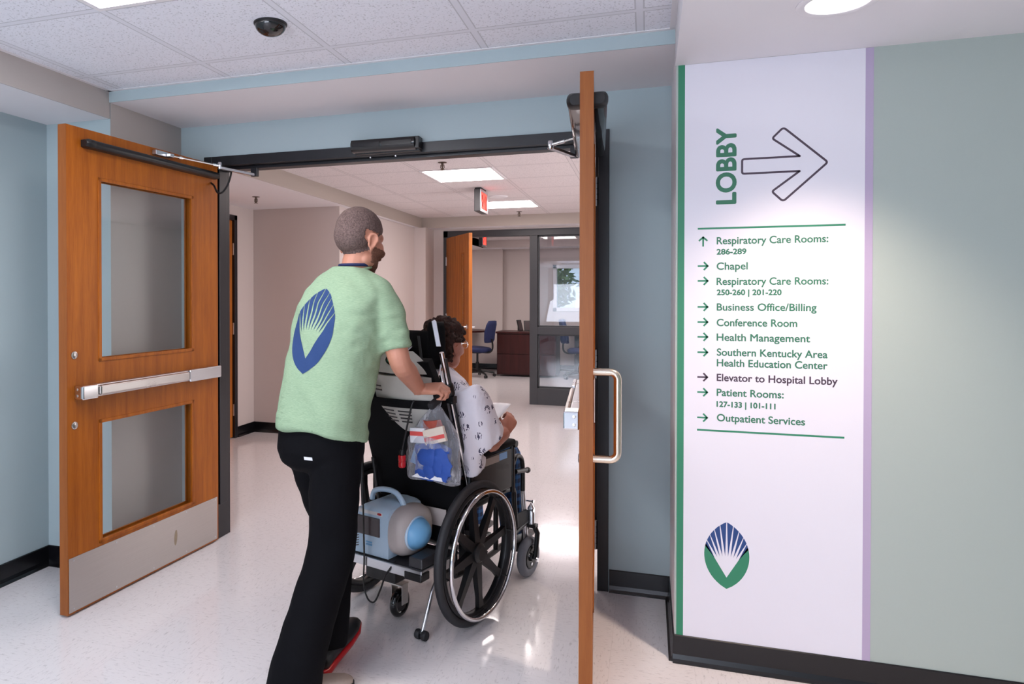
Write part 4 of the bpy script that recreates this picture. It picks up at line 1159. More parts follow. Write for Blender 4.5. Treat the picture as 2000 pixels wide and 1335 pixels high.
# arm rests
for s in (-1, 1):
    x = s*.262
    MB().loft([ring((x, y, .700 + .03*(y - .02)), (.028*k, 0, 0), (0, 0, .017*k), 16, 3) for y, k in ((-.005, .7), (.01, 1), (.375, 1), (.392, .75))]).build('arm_pad', M['fabric_b'], wc, smooth='all')
    ap = MB().boxb(x - .006, x + .006, .015, .385, .495, .682).build('side_panel', M['black'], wc, bevel=.006)
    MB().tube([(x, .395, .70), (x, .40, .47)], .0115, 10).tube([(x, .012, .69), (x, .012, .47)], .0115, 10).build('arm_post', M['black'], wc, smooth=True)
    MB().boxb(x + s*.0062 - .0004, x + s*.0062 + .0004, .03, .26, .640, .672).build('label_strip', M['sole'], ap)
    MB().boxb(x + s*.0062 - .0005, x + s*.0062 + .0005, .262, .335, .643, .674).build('label_strip', M['lt_blue'], ap)
    mb = MB(); n = 24; xo = x + s*.0066
    mb.add([V(xo, .325 + .026*math.cos(2*PI*k/n), .605 + .015*math.sin(2*PI*k/n)) for k in range(n)] + [V(xo, .325 + .021*math.cos(2*PI*k/n), .605 + .011*math.sin(2*PI*k/n)) for k in range(n)], [(k, (k+1) % n, n+(k+1) % n, n+k) for k in range(n)])
    mb.build('oval_badge', M['frame2'], ap)
    MB().lathe([(.017, -.02), (.017, .02)], (x, .402, .698), (1, 0, 0), 14).build('pad_screw', M['black'], wc, smooth=True)
    # leg rests
    lx = s*.225
    MB().tube(smooth_path([(lx, .47, .58), (lx, .50, .612), (lx, .545, .605), (lx, .572, .56), (lx, .575, .42)]), .0115, 10).build('legrest_hanger', M['black'], wc, smooth=True)
    lg = MB().tube([(lx, .575, .43), (lx, .615, .13)], .0125, 10).build('legrest_tube', M['alu'], wc, smooth=True)
    mb = MB()
    for z in (.38, .335): mb.tube([(lx + s*.0, .585, z), (lx + s*.045, .59, z)], .004, 6).lathe([(.009, 0), (.009, .008)], (lx + s*.045, .59, z), (s, 0, 0), 10)
    mb.build('adjusting_screw', M['chrome'], lg)
    MB().boxb(min(lx, lx - s*.165), max(lx, lx - s*.165), .60, .76, .105, .118).build('footplate', M['black'], wc, bevel=.005)
    MB().tube([(s*.235, .48, .545), (s*.235, .60, .530)], .012, 8).ell((s*.235, .605, .528), (.016, .02, .015), 12, 8).build('brake_lever', M['black'], wc, smooth=True)
# anti tip tube
at = MB().tube([(.20, -.02, .215), (.20, -.16, .20), (.20, -.185, .17), (.20, -.258, .022)], .0085, 10).build('anti_tip_tube', M['alu'], wc, smooth=True)
MB().lathe([(.018, -.026), (.02, -.022), (.02, -.008), (.018, -.005)], (.20, -.258, .0205), (1, 0, 0), 16).lathe([(.018, .005), (.02, .008), (.02, .022), (.018, .026)], (.20, -.258, .0205), (1, 0, 0), 16).build('anti_tip_roller', M['rubber'], at, smooth=True)
# equipment tray behind the axle
mb = MB().boxb(-.25, .235, -.305, -.03, .292, .300).boxb(-.25, .235, -.309, -.303, .262, .300)
ty = mb.build('equipment_tray', M['alu'], wc, bevel=.002)
MB().boxb(-.245, .232, -.300, -.035, .3003, .304).build('tray_mat', M['rubber'], ty)
MB().boxb(-.075, .085, -.285, -.10, .205, .2615).build('battery_box', M['black'], ty, bevel=.006)
MB().boxb(.165, .232, -.30, -.17, .304, .345).build('cable_box', M['frame2'], ty, bevel=.005)
MB().boxb(.15, .235, -.312, -.25, .255, .288).build('tray_clamp', M['black'], ty, bevel=.004)
mb = MB().lathe([(.026, -.058), (.030, -.05), (.030, -.04)], (0, 0, 0), (0, 0, 1), 12)
tc_ = MB().tube([(-.0, -.155, .206), (-.0, -.155, .165)], .02, 10).boxb(-.030, -.026, -.165, -.12, .062, .150).boxb(.026, .030, -.165, -.12, .062, .150).boxb(-.030, .030, -.175, -.115, .146, .152).build('tray_caster', M['steel'], ty, bevel=.002)
MB().torus((0, -.142, .0625), (1, 0, 0), .045, .0175, 36, 10, .95).lathe([(.046, -.012), (.046, .012)], (0, -.142, .0625), (1, 0, 0), 24).build('caster_wheel', M['gloss'], ty, smooth=True)
# left side hoses and hand bar seen between legs and seat
MB().tube(smooth_path([(-.225, -.115, 1.0), (-.255, -.09, .90), (-.258, -.05, .80), (-.245, -.01, .69), (-.235, .02, .60), (-.22, .02, .50)]), .013, 10).build('side_hose', M['alu'], wc, smooth=True)
MB().tube([(-.262, -.10, .82), (-.25, -.09, .42)], .010, 8).tube([(-.20, -.08, .66), (-.18, -.05, .40)], .010, 8).build('side_strut', M['black'], wc, smooth=True)
MB().boxb(.05, .17, -.035, -.032, .395, .47).build('hang_tag', M['vent_grey'], wc, label='white paper tag hanging under the seat')
MB().boxb(.075, .20, -.020, .0, .32, .39).build('seat_pouch', M['fabric_b'], wc, bevel=.006)

# ------------------------------------------------------------------ breathing machine on the tray
vt = thing('ventilator', 'pale blue and grey portable breathing machine on the rear tray of the wheelchair', 'medical machine',
           tuple(Vector(OC) + Matrix.Rotation(RC, 3, 'Z') @ V(-.02, -.165, .304)), RC)
prof = [(-.125, .0), (-.130, .02), (-.128, .16), (-.112, .205), (-.07, .232), (0, .242), (.055, .236), (.075, .225), (.075, .0)]
mb = MB(); mb.loft([[V(x, y, z*k2 + .002) for x, z in prof] for y, k2 in ((-.128, .90), (-.118, .97), (-.10, 1), (.08, 1), (.10, .97), (.108, .9))])
mb.build('housing', M['vent_blue'], vt, smooth=True, bevel=.004)
rg = []
for x, k in ((.0752, 1.0), (.105, 1.02), (.135, .93), (.152, .74)):
    c = V(x, -.010, .118); rg.append(ring(c, V(0, .122*k, 0), V(0, 0, .116*k), 32, 2.6))
MB().loft(rg).build('end_cover', M['vent_grey'], vt, smooth=True)
rg = [ring(V(.145 + .062*math.sin(a), -.03, .115), V(0, .074*math.cos(a) + .001, 0), V(0, 0, .074*math.cos(a) + .001), 28, 2) for a in [PI/2*k/8 for k in range(9)]]
MB().loft(rg).build('dome_cap', M['vent_dome'], vt, smooth='all')
MB().torus((.150, -.03, .115), (1, 0, 0), .075, .006, 36, 8).build('dome_ring', M['vent_blue'], vt, smooth='all')
MB().tube(smooth_path([(-.10, -.02, .228), (-.085, -.02, .272), (-.03, -.02, .290), (.03, -.02, .284), (.065, -.02, .25), (.078, -.02, .215)]), [.012]*6 + [.013]*25, 10).build('carry_handle', M['vent_blue'], vt, smooth='all')
MB().boxb(-.118, .030, -.1325, -.122, .095, .185).build('display', M['screen'], vt, bevel=.003)
MB().boxb(-.085, .045, -.1285, -.110, .196, .216).build('brand_strip', M['paper'], vt, bevel=.003)
MB().ell((.028, -.129, .206), (.012, .002, .006), 16, 8).build('red_mark', M['red'], vt)
mb = MB()
for k in range(6): mb.prism([(-.125, .02 + .012*k), (-.085, .035 + .012*k), (-.085, .039 + .012*k), (-.125, .024 + .012*k)], (0, -.1285, .0), (1, 0, 0), (0, 0, 1), (0, -.002, 0))
mb.build('grille', M['screen'], vt)
for z in (.046, .058): MB().boxb(-.045, -.012, -.1305, -.127, z, z + .008).build('button', M['vent_dome'], vt, bevel=.001)

vt.scale = (1, 1, 0.88)
def world(l, f, h): return Vector(OC) + Matrix.Rotation(RC, 3, 'Z') @ V(l, f, h)
# cable looping down from the machine
cb = MB().tube(smooth_path([world(*p) for p in ((-.062, -.318, .82), (-.058, -.322, .62), (-.058, -.318, .45), (-.056, -.316, .30), (-.057, -.318, .19), (-.035, -.318, .13), (.0, -.318, .125), (.03, -.316, .18), (.055, -.314, .245), (.078, -.312, .278), (.09, -.29, .307))]), .0038, 8).build('hanging_cable', M['black'], None, smooth='all')
tag(cb, 'thin black cable looping below the tray of the wheelchair', 'cable')
# red tipped plug lead hanging from the handle
pl_ = thing('plug_lead', 'black lead with red connector hanging in front of the clear bag', 'cable', tuple(world(.095, -.25, .725)), RC)
MB().tube(smooth_path([(.055, .01, .245), (.048, .0, .22), (.028, -.006, .13), (.010, -.006, .06), (.004, -.004, .032)]), .0042, 8).build('lead', M['black'], pl_, smooth='all')
MB().lathe([(.007, .035), (.010, .028), (.010, .012)], (.002, -.004, 0), (0, 0, 1), 14).build('strain_relief', M['black'], pl_, smooth=True)
MB().lathe([(.015, .014), (.0165, .010), (.0165, -.008), (.014, -.012), (.0165, -.016), (.0155, -.034), (.010, -.038)], (.002, -.004, 0), (0, 0, 1), 18).build('connector', M['red'], pl_, smooth=True)

# ------------------------------------------------------------------ clear bag with its contents
BG = tuple(world(.222, -.175, .640))
def bag_pt(u, v):
    a = 2*PI*u; h = .300*v
    w = (.132 - .012*v)*(1 - .80*max(0, (v - .52)/.48)**1.4); d = .052*(1 - .75*max(0, (v - .55)/.45))*(.55 + .45*min(1, v/.15))
    q = 1 + .07*noise.noise(V(math.cos(a)*2, math.sin(a)*2, v*5)) + .03*noise.noise(V(math.cos(a)*6, math.sin(a)*6, v*13))
    return V(-.02 - .028*(v - .5)*0 + .03*max(0, v - .5)*2*.5 + w*q*math.copysign(abs(math.cos(a))**.8, math.cos(a)), -d*q*math.sin(a), h - .012*abs(math.sin(a*2))*(v < .1))
bg = thing('plastic_bag', 'clear plastic bag of belongings hanging from right push handle', 'bag', BG, RC)
rings = [[bag_pt(k/48, v/30) for k in range(48)] for v in range(31)]
mb = MB().loft(rings, cap=False); n0 = len(mb.v); mb.v.append(V(-.02, 0, -.004)); mb.mi += [0]*48; mb.f += [((k+1) % 48, k, n0) for k in range(48)]
mb.build('bag_film', M['film'], bg, smooth='all')
MB().tube(smooth_path([(.0, 0, .290), (.012, .0, .325), (.006, .0, .345), (-.008, .006, .335), (-.012, .004, .31), (.0, 0, .290)]), [.012, .010, .009, .008, .008, .008, .007, .007, .007] + [.007]*22, 8).build('bag_strap', M['film'], bg, smooth='all')
def inbag(name, mb, mat, label, cat, smooth=False, bevel=0, loc=(0, 0, 0), rot=(0, 0, 0)):
    o = mb.build(name, mat, None, smooth=smooth, bevel=bevel)
    o.matrix_world = Matrix.Translation(BG) @ Matrix.Rotation(RC, 4, 'Z') @ Matrix.Translation(loc) @ Matrix.Rotation(rot[1], 4, 'Y') @ Matrix.Rotation(rot[0], 4, 'X')
    return tag(o, label, cat, 'belongings in the clear bag')
mb = MB().grid(lambda u, v: V(-.075 + .15*u, -.012 - .020*math.sin(PI*u)*math.sin(PI*v) + .012*noise.noise(V(u*6, v*4, 1)), .012 + (.125 + .02*math.sin(u*3))*v), 17, 15, .03)
inbag('blue_pouch', mb, M['royal'], 'crumpled royal blue pouch at the bottom of the clear bag', 'pouch', smooth=True)
mb = MB().grid(lambda u, v: V(-.052 + .10*u*(1-.35*v), .0 - .016*math.sin(PI*u), .190 + .055*v), 11, 9, .022)
inbag('red_cloth', mb, M['rust'], 'rust red cloth bundle at the top of the clear bag', 'cloth', smooth=True)
def carton(label, loc, rot, w):
    t = thing('label_packet', label, 'packet', (0, 0, 0), 0, 'belongings in the clear bag')
    t.matrix_world = Matrix.Translation(BG) @ Matrix.Rotation(RC, 4, 'Z') @ Matrix.Translation(loc) @ Matrix.Rotation(rot, 4, 'Y')
    MB().boxb(-w/2, w/2, -.008, .008, 0, .062).build('packet', M['cream'] if w > .09 else M['paper'], t, bevel=.002)
    MB().boxb(-w/2 + .001, w/2 - .001, -.0086, -.008, .014 if w > .09 else .030, .030 if w > .09 else .048).build('coral_band', M['coral'], t)
carton('white packet with a coral band, left one in the bag', (-.070, -.037, .150), R(-4), .075)
carton('cream packet with a coral band, tilted right one in the bag', (.022, -.039, .160), R(-17), .105)
mb = MB().prism([(-.10, .004), (.055, .004), (.030, .068), (-.012, .060), (-.06, .028)], (0, -.0, 0), (1, 0, 0), (0, 0, 1), (0, .0012, 0))
o = inbag('folded_paper', mb, M['paper'], 'white folded paper sheet at the bottom front of the clear bag', 'paper', loc=(0, -.046, .004))
mb = MB().boxb(-.008, .016, -.0007, -.0001, .046, .050).boxb(-.012, .028, -.0007, -.0001, .030, .0315).boxb(-.012, .030, -.0007, -.0001, .022, .0235)
mb.ell((.010, -.0005, .052), (.006, .0004, .004), 10, 6)
mb.build('printed_mark', M['frame2'], o)
mb = MB().prism([(-.128, .06), (-.088, .05), (-.045, .235), (-.06, .25)], (0, 0, 0), (1, 0, 0), (0, 0, 1), (0, .0012, 0))
inbag('blue_sheet', mb, M['lt_blue'], 'pale blue sheet standing along left side of the clear bag', 'sheet', loc=(0, -.018, 0))

# ------------------------------------------------------------------ people
def hand(mb, wrist, p, b, t, curl, size=1.0, thumb=(.5, .5), spread=.0):
    """palm and five fingers: p from wrist to knuckles, b out of the back of the hand, t towards the thumb"""
    wrist, p, b, t = Vector(wrist), Vector(p).normalized(), Vector(b).normalized(), Vector(t).normalized()
    t = (t - p*t.dot(p)).normalized(); b = (b - p*b.dot(p) - t*b.dot(t)).normalized(); k = size
    mb.loft([ring(wrist + p*d*k + t*o*k, t*w*k, b*h*k, 14, 2.6) for d, w, h, o in ((-.02, .026, .019, 0), (.01, .028, .018, 0), (.035, .037, .017, .003), (.065, .043, .016, .002), (.088, .040, .014, 0), (.096, .034, .010, 0))])
    ends = []
    for i, (o, L, d0) in enumerate(((.030, .074, .088), (.0105, .082, .092), (-.010, .077, .089), (-.029, .060, .082))):
        c = wrist + p*d0*k + t*o*k; pts = [c - p*.03*k + b*.001, c + b*.003*k]; ang = 0.0
        r = [.0098, .0104, .0090, .0082, .0066]
        for seg, (fr, cu) in enumerate(zip((.45, .31, .24), curl)):
            ang += cu
            d = p*math.cos(ang) - b*math.sin(ang) + t*spread*(o/.03)
            pts.append(pts[-1] + d.normalized()*L*fr*k)
        sc = (1.0, 1.03, .98, .86)[i]*k
        mb.tube(pts, [q*sc for q in r], 10)
        mb.ell(pts[-1], (.0068*sc,)*3, 8, 6)
        for q in pts[1:-1]: mb.ell(q, (.0099*sc,)*3, 8, 6)
        ends.append(pts[-1])
    c = wrist + p*.022*k + t*.024*k
    a1 = (p*.55 + t*.75 - b*.25).normalized(); a2 = (p*math.cos(thumb[0]) + t*.30 - b*math.sin(thumb[0])).normalized(); a3 = (p*math.cos(thumb[1]) - t*.10 - b*math.sin(thumb[1])).normalized()
    q1 = c + a1*.036*k; q2 = q1 + a2*.032*k; q3 = q2 + a3*.025*k
    mb.tube([c - a1*.01, q1, q2, q3], [.015*k, .0125*k, .0108*k, .0082*k], 10); mb.ell(q3, (.0083*k,)*3, 8, 6); mb.ell(q1, (.0125*k,)*3, 8, 6)
    return ends

def head(mb, X, k=1.0):
    """cranium, face, nose, ears in a head frame: x right, y forward, z up"""
    def e(c, r, rx=0, rz=0, n=20, m=14):
        Q = X.to_3x3() @ Matrix.Rotation(rz, 3, 'Z') @ Matrix.Rotation(rx, 3, 'X')
        mb.ell(X @ (Vector(c)*k), [q*k for q in r], n, m, Q)
    e((0, -.012, .030), (.077, .098, .086)); e((0, -.035, .005), (.072, .075, .075))
    e((0, .030, -.028), (.064, .066, .090)); e((0, .046, -.088), (.047, .046, .036)); e((0, .072, -.106), (.022, .022, .018))
    e((0, .066, .018), (.052, .030, .026)); e((0, .096, -.034), (.012, .018, .030), R(-14)); e((0, .108, -.050), (.0155, .013, .011))
    for s in (-1, 1):
        e((s*.036, .074, -.038), (.024, .022, .022)); e((s*.056, .012, -.080), (.016, .036, .028), R(20)); e((s*.064, .03, -.03), (.012, .04, .03))
    e((0, .088, -.072), (.023, .013, .006)); e((0, .087, -.081), (.020, .012, .006))
    for s in (-1, 1):                                   # ears
        Q = X @ Matrix.Scale(k, 4) @ Matrix.Translation((s*.079, -.010, -.018)) @ Matrix.Rotation(s*R(-24), 4, 'Z') @ Matrix.Rotation(R(-10), 4, 'X')
        pts = []
        for a in range(13):
            th = R(-60 + 300*a/12); ry = .0185*(1.0 if math.sin(th) > 0 else .72); pts.append(Q @ V(s*.006, -ry*math.cos(th + PI)*1.0, .029*math.sin(th)))
        mb.tube(pts, .0055*k, 8)
        mb.ell(Q @ V(s*.001, .001, 0), (.0045*k, .017*k, .026*k), 12, 8, Q.to_3x3().normalized())
        mb.ell(Q @ V(s*.004, .004, -.030), (.006*k, .009*k, .010*k), 10, 6)

def eyes(X, k, parent):
    for s in (-1, 1):
        e = MB().ell(X @ (V(s*.031, .084, -.004)*k), (.0115*k,)*3, 14, 10).build('eye', M['paper'], parent, smooth='all')
        MB().ell(X @ (V(s*.031, .0925, -.004)*k), (.0045*k,)*3, 12, 8).build('iris', M['screen'], e, smooth='all')

def limb(mb, pts, rs, n=14): mb.tube(smooth_path(pts, 5), [rs[min(int(i/5), len(rs)-1)] + (rs[min(int(i/5)+1, len(rs)-1)] - rs[min(int(i/5), len(rs)-1)])*((i % 5)/5) for i in range(5*(len(pts)-1)+1)], n)

# ---- the man pushing (coordinates of the wheelchair frame, moved to his feet)
MO = V(.06, -.80, 0)
man = thing('person', 'man in light green T-shirt and black trousers pushing the wheelchair, seen from behind', 'person', tuple(world(*MO)), RC)
def P(l, f, h): return V(l, f, h) - MO
HX = Matrix.Translation(P(.006, -.412, 1.630)) @ Matrix.Rotation(R(-6), 4, 'Z') @ Matrix.Rotation(R(-12), 4, 'X')
sR, eR, wR = (.178, -.475, 1.405), (.250, -.468, 1.150), (.186, -.255, 1.018)
sL, eL, wL = (-.178, -.475, 1.405), (-.268, -.37, 1.130), (-.190, -.165, .975)
hipR, kR, aR_ = (.085, -.63, .88), (.105, -.695, .48), (.120, -.885, .105)
hipL, kL, aL_ = (-.085, -.62, .88), (-.035, -.52, .49), (.045, -.655, .115)
TORSO = [  # h, centre l, centre f, half width, half depth
    (.84, .0, -.635, .172, .120), (.90, .0, -.630, .178, .128), (1.0, .0, -.608, .168, .118), (1.12, .0, -.575, .176, .118),
    (1.24, .0, -.540, .190, .122), (1.34, .0, -.505, .196, .118), (1.41, .0, -.480, .185, .100), (1.455, .0, -.462, .135, .078), (1.49, .0, -.450, .075, .062)]
mb = MB()
mb.loft([ring(P(l, f, h), V(a*.93, 0, 0), V(0, b*.93, -b*.2), 24, 2.5) for h, l, f, a, b in TORSO])
limb(mb, [P(0, -.455, 1.45), P(.004, -.437, 1.52), P(.008, -.425, 1.58), P(.01, -.42, 1.62)], [.066, .058, .057, .056])
head(mb, HX, 1.05)
for s_, e_, w_ in ((sR, eR, wR), (sL, eL, wL)):
    a, b, c = P(*s_), P(*e_), P(*w_)
    a = a + V(0, 0, -.03); limb(mb, [a, a.lerp(b, .5), b, b.lerp(c, .35), c], [.050, .048, .041, .042, .027])
for h_, k_, a_ in ((hipR, kR, aR_), (hipL, kL, aL_)):
    a, b, c = P(*h_), P(*k_), P(*a_)
    limb(mb, [a, a.lerp(b, .5), b, b.lerp(c, .35), c], [.085, .075, .056, .055, .038])
gd = V(0, -.93, -.37).normalized(); gu = V(0, -.37, .93).normalized()
hand(mb, P(*wR), V(.95, .28, .10), gu + V(.25, 0, 0), -gd, (.75, 1.35, .9), 1.0, (.9, 1.5))
hand(mb, P(*wL), V(-.95, .28, .10), gu - V(.25, 0, 0), -gd, (.75, 1.35, .9), 1.0, (.9, 1.5))
body = fuse(mb, 'body', .0042, 5, .5)
HXI = HX.inverted()
def hair_man(p):
    q = HXI @ p
    if q.z < -.115 or (p - (HX @ V(0, 0, 0))).length > .17: return False
    if abs(q.x) > .0725 and -.045 < q.y < .025 and q.z < .022: return False
    if q.y < .0: return q.z > -.080 + .55*max(0, q.y + .055)
    if q.y < .03: return q.z > -.012 + .35*(q.y + .02) or (q.y < .012 and q.z > -.03)
    return q.z > .012 + .75*(q.y - .03)
def beard_man(p):
    q = HXI @ p
    if q.y < .004 or q.z < -.15 or q.z > -.034 or (p - (HX @ V(0, 0, 0))).length > .17: return False
    if q.z < -.10 and q.y < .03: return False
    return q.z < -.052 or abs(q.x) > .048
shell_from(body, 'hair', hair_man, .0045, M['buzz'], man, .0008)
shell_from(body, 'beard', beard_man, .003, M['beard'], man, .0008)
from_mesh(body, 'body', M['skin'], man)
eyes(HX, 1.0, man)
# T-shirt
mb = MB()
mb.loft([ring(P(l, f, h), V(a, 0, 0), V(0, b, -b*.25), 28, 2.5) for h, l, f, a, b in
         [(.868, .0, -.636, .182, .132), (.875, .0, -.635, .186, .136), (.95, .0, -.620, .182, .134)] + [(h, l, f, a + .012, b + .016) for h, l, f, a, b in TORSO[2:6]] +
         [(1.405, 0, -.482, .198, .115), (1.452, 0, -.463, .152, .094), (1.482, 0, -.453, .098, .078), (1.498, 0, -.449, .076, .070)]])
for s_, e_, sg_ in ((sR, eR, 1), (sL, eL, -1)):
    a, b = P(*s_) + V(-.012*sg_, 0, -.022), P(*e_); d = (b - a).normalized(); q = d.orthogonal().normalized(); w = d.cross(q)
    limb(mb, [P(0, -.455, 1.452), P(sg_*.075, -.462, 1.436), P(sg_*.150, -.472, 1.408), P(sg_*.19, -.472, 1.36)], [.062, .060, .060, .055])
    mb.loft([ring(a + d*t, q*r, w*r, 20, 2) for t, r in ((-.045, .040), (-.02, .062), (.04, .074), (.10, .069), (.16, .064), (.195, .063), (.202, .061))])
shirt_me = fuse(mb, 'shirt', .007, 7, .6)
for v in shirt_me.vertices:                                # cloth folds
    p = v.co + MO; h = p.z
    lowf = max(0, min(1, (1.0 - h)/.14)); k = 0
    k += .018*lowf*noise.noise(V(p.x*3.0, p.y*3, h*26)) + .005*lowf*noise.noise(V(p.x*7, p.y*7, h*48))
    k += .011*noise.noise(V(p.x*6, p.y*6, h*3.0)) + .008*noise.noise(V(p.x*13 + h*11, p.y*14, h*7))
    d = (V(p.x, p.y, h) - V(.155, -.50, 1.26)).length; k += .020*max(0, 1 - d/.22)*noise.noise(V(p.x*20 - h*14, p.y*10, h*26))
    v.co += v.normal*k
shirt_bvh = BVHTree.FromPolygons([v.co.copy() for v in shirt_me.vertices], [tuple(p.vertices) for p in shirt_me.polygons])
shirt = from_mesh(shirt_me, 'shirt', M['shirt'], man)
# emblem printed across the back of the shirt
def printed(polys, o, u, v, n, bvh, lift=.0015, cell=.012):
    o, u, v, n = Vector(o), Vector(u), Vector(v), Vector(n); b = bmesh.new()
    for poly in polys:
        vs = [b.verts.new(o + u*x + v*y) for x, y in poly]
        f = b.faces.new(vs)
    bmesh.ops.triangulate(b, faces=b.faces[:])
    for _ in range(5):
        es = [e for e in b.edges if e.calc_length() > cell]
        if not es: break
        bmesh.ops.subdivide_edges(b, edges=es, cuts=1); bmesh.ops.triangulate(b, faces=b.faces[:])
    for q in b.verts:
        h = bvh.ray_cast(q.co + n*.6, -n, 1.2)
        if h[0] is not None: q.co = h[0] + n*lift
    me = bpy.data.meshes.new('print'); b.to_mesh(me); b.free(); return me
eo = P(-.012, -.70, 1.105); me = printed(LOW + WED, eo, V(.345, 0, .0), V(.0, .10, .325), V(0, -1, .25).normalized(), shirt_bvh)
from_mesh(me, 'printed_emblem', M['blue_print'], shirt)
# collar and lanyard
rgc = ring(P(0, -.440, 1.508), V(.066, 0, 0), V(0, .063, .012), 32, 2)
MB().tube(rgc, .006, 8, closed=True).build('collar_rib', M['shirt'], shirt, smooth='all')
MB().tube([q*1 + V(0, -.004 if q.y < P(0, -.44, 0).y else 0, .012) for q in ring(P(0, -.436, 1.510), V(.064, 0, 0), V(0, .060, .0), 32, 2)], .0045, 8, closed=True, flat=1.3).build('lanyard', M['navy'], man, smooth='all')
# trousers
mb = MB()
mb.loft([ring(P(l, f, h), V(a, 0, 0), V(0, b, 0), 26, 2.4) for h, l, f, a, b in ((.93, 0, -.625, .172, .122), (.88, 0, -.632, .178, .130), (.82, 0, -.638, .178, .132), (.77, 0, -.636, .168, .118), (.74, 0, -.63, .14, .09))])
def leg(hp, kn, an, cuff, r):
    a, b, c, d = P(*hp), P(*kn), P(*an), P(*cuff)
    pts = [a, a.lerp(b, .3), a.lerp(b, .65), b, b.lerp(c, .4), b.lerp(c, .75), c, d]
    path = smooth_path(pts, 4); n = len(path)
    rs = [r[0] + 0]*1; out = []
    for i in range(n):
        t = i/(n-1)*(len(r)-1); j = min(int(t), len(r)-2); out.append(r[j] + (r[j+1]-r[j])*(t-j))
    mb.tube(path, out, 20, flat=1.0, up=(0, 1, 0))
leg((.083, -.640, .85), kR, (.118, -.875, .12), (.114, -.90, .035), [.098, .098, .094, .090, .086, .088, .092, .092])
leg((-.083, -.632, .85), kL, (.045, -.65, .16), (.045, -.66, .10), [.098, .096, .090, .082, .078, .076, .078, .078])
tr = fuse(mb, 'trousers', .008, 6, .6)
for v in tr.vertices:
    p = v.co + MO
    v.co += v.normal*(.008*noise.noise(V(p.x*5, p.y*5, p.z*4)) + .005*noise.noise(V(p.x*9, p.y*9, p.z*16)))
tro = from_mesh(tr, 'trousers', M['pants'], man)
tb = BVHTree.FromPolygons([v.co.copy() for v in tr.vertices], [tuple(p.vertices) for p in tr.polygons])
me = printed([[(-.018, -.006), (.018, -.006), (.018, .006), (-.018, .006)]], P(.062, -.80, .812), V(1, 0, 0), V(0, 0, 1), V(.15, -1, 0).normalized(), tb, .0025, .02)
from_mesh(me, 'waist_tag', M['paper'], tro)
# shoes
def shoe(heel, ang, pitch, name_label):
    X = Matrix.Translation(P(*heel)) @ Matrix.Rotation(ang, 4, 'Z') @ Matrix.Rotation(pitch, 4, 'X')
    def rg(y, w, z0, z1, p=2.6): return [X @ q for q in ring((0, y, (z0+z1)/2), (w, 0, 0), (0, 0, (z1-z0)/2), 20, p)]
    up = MB().loft([rg(-.012, .022, .03, .07), rg(0, .034, .018, .095), (rg(.045, .038, .018, .105)), rg(.10, .040, .016, .09), rg(.16, .047, .016, .066), rg(.22, .046, .016, .052), rg(.265, .032, .018, .040), rg(.278, .015, .022, .034)]).build('shoe', M['black'] if name_label == 'red' else M['sole'], man, smooth='all', label='black shoe with bright red sole' if name_label == 'red' else 'beige mesh shoe')
    MB().loft([rg(-.018, .024, .004, .034, 4), rg(0, .037, .0, .034, 4), rg(.06, .038, .0, .030, 4), rg(.16, .048, .0, .024, 4), rg(.23, .046, .001, .022, 4), rg(.275, .028, .006, .024, 4), rg(.285, .012, .010, .022, 4)]).build('sole', M['red'] if name_label == 'red' else M['rubber'], up, smooth=True)
shoe((.115, -.955, .004), R(-17), 0.0, 'beige')
shoe((.066, -.700, .006), R(13), R(15), 'red')

# ---- the patient in the chair
PO = V(0, .16, 0)
pat = thing('person', 'seated patient in white patterned gown with brown hair, holding a sheet of paper', 'person', tuple(world(*PO)), RC)
def Q_(l, f, h): return V(l, f, h) - PO
HP = Matrix.Translation(Q_(.030, .165, 1.178)) @ Matrix.Rotation(R(-4), 4, 'Z') @ Matrix.Rotation(R(-2), 4, 'X')
psR, peR, pwR = (.200, .06, .970), (.275, .15, .748), (.285, .285, .770)
psL, peL, pwL = (-.182, .055, .960), (-.262, .16, .748), (-.235, .36, .765)
mb = MB()
mb.loft([ring(Q_(l, f, h), V(a, 0, 0), V(0, b, -b*.2), 24, 2.5) for h, l, f, a, b in ((.56, 0, .15, .18, .12), (.66, 0, .12, .175, .125), (.78, 0, .09, .17, .115), (.90, 0, .06, .18, .11), (.98, .01, .055, .17, .09), (1.03, .015, .065, .11, .07), (1.06, .02, .08, .065, .055))])
limb(mb, [Q_(.02, .08, 1.03), Q_(.024, .11, 1.08), Q_(.028, .14, 1.13), Q_(.03, .15, 1.16)], [.06, .054, .053, .053])
head(mb, HP, .97)
for s_, e_, w_ in ((psR, peR, pwR), (psL, peL, pwL)):
    a, b, c = Q_(*s_), Q_(*e_), Q_(*w_)
    limb(mb, [a, a.lerp(b, .5), b, b.lerp(c, .35), c], [.056, .050, .042, .043, .028])
for s in (-1, 1):
    a, b, c = Q_(s*.09, .16, .62), Q_(s*.12, .58, .60), Q_(s*.12, .66, .17)
    limb(mb, [a, a.lerp(b, .5), b, b.lerp(c, .35), c], [.085, .078, .058, .055, .036])
hand(mb, Q_(*pwR), V(.10, .62, .75), V(.75, .35, -.25), V(-.45, -.35, .75), (.75, 1.25, .8), .84, (.7, 1.1))
hand(mb, Q_(*pwL), V(.3, .9, -.1), V(-.3, .2, .9), V(.9, -.2, .1), (.3, .5, .4), .98)
pb = fuse(mb, 'body', .0045, 5, .5)
HPI = HP.inverted()
def hair_pat(p):
    q = HPI @ p
    if (p - (HP @ V(0, 0, 0))).length > .17 or q.z < -.09: return False
    if abs(q.x) > .074 and -.04 < q.y < .024 and q.z < .005: return False
    if q.y < -.015: return q.z > -.085
    if q.y < .045: return q.z > -.005 + .3*(q.y)
    return q.z > .035 + .5*(q.y - .045)
shell_from(pb, 'hair', hair_pat, .016, M['curls'], pat, .016)
from_mesh(pb, 'body', M['skin2'], pat)
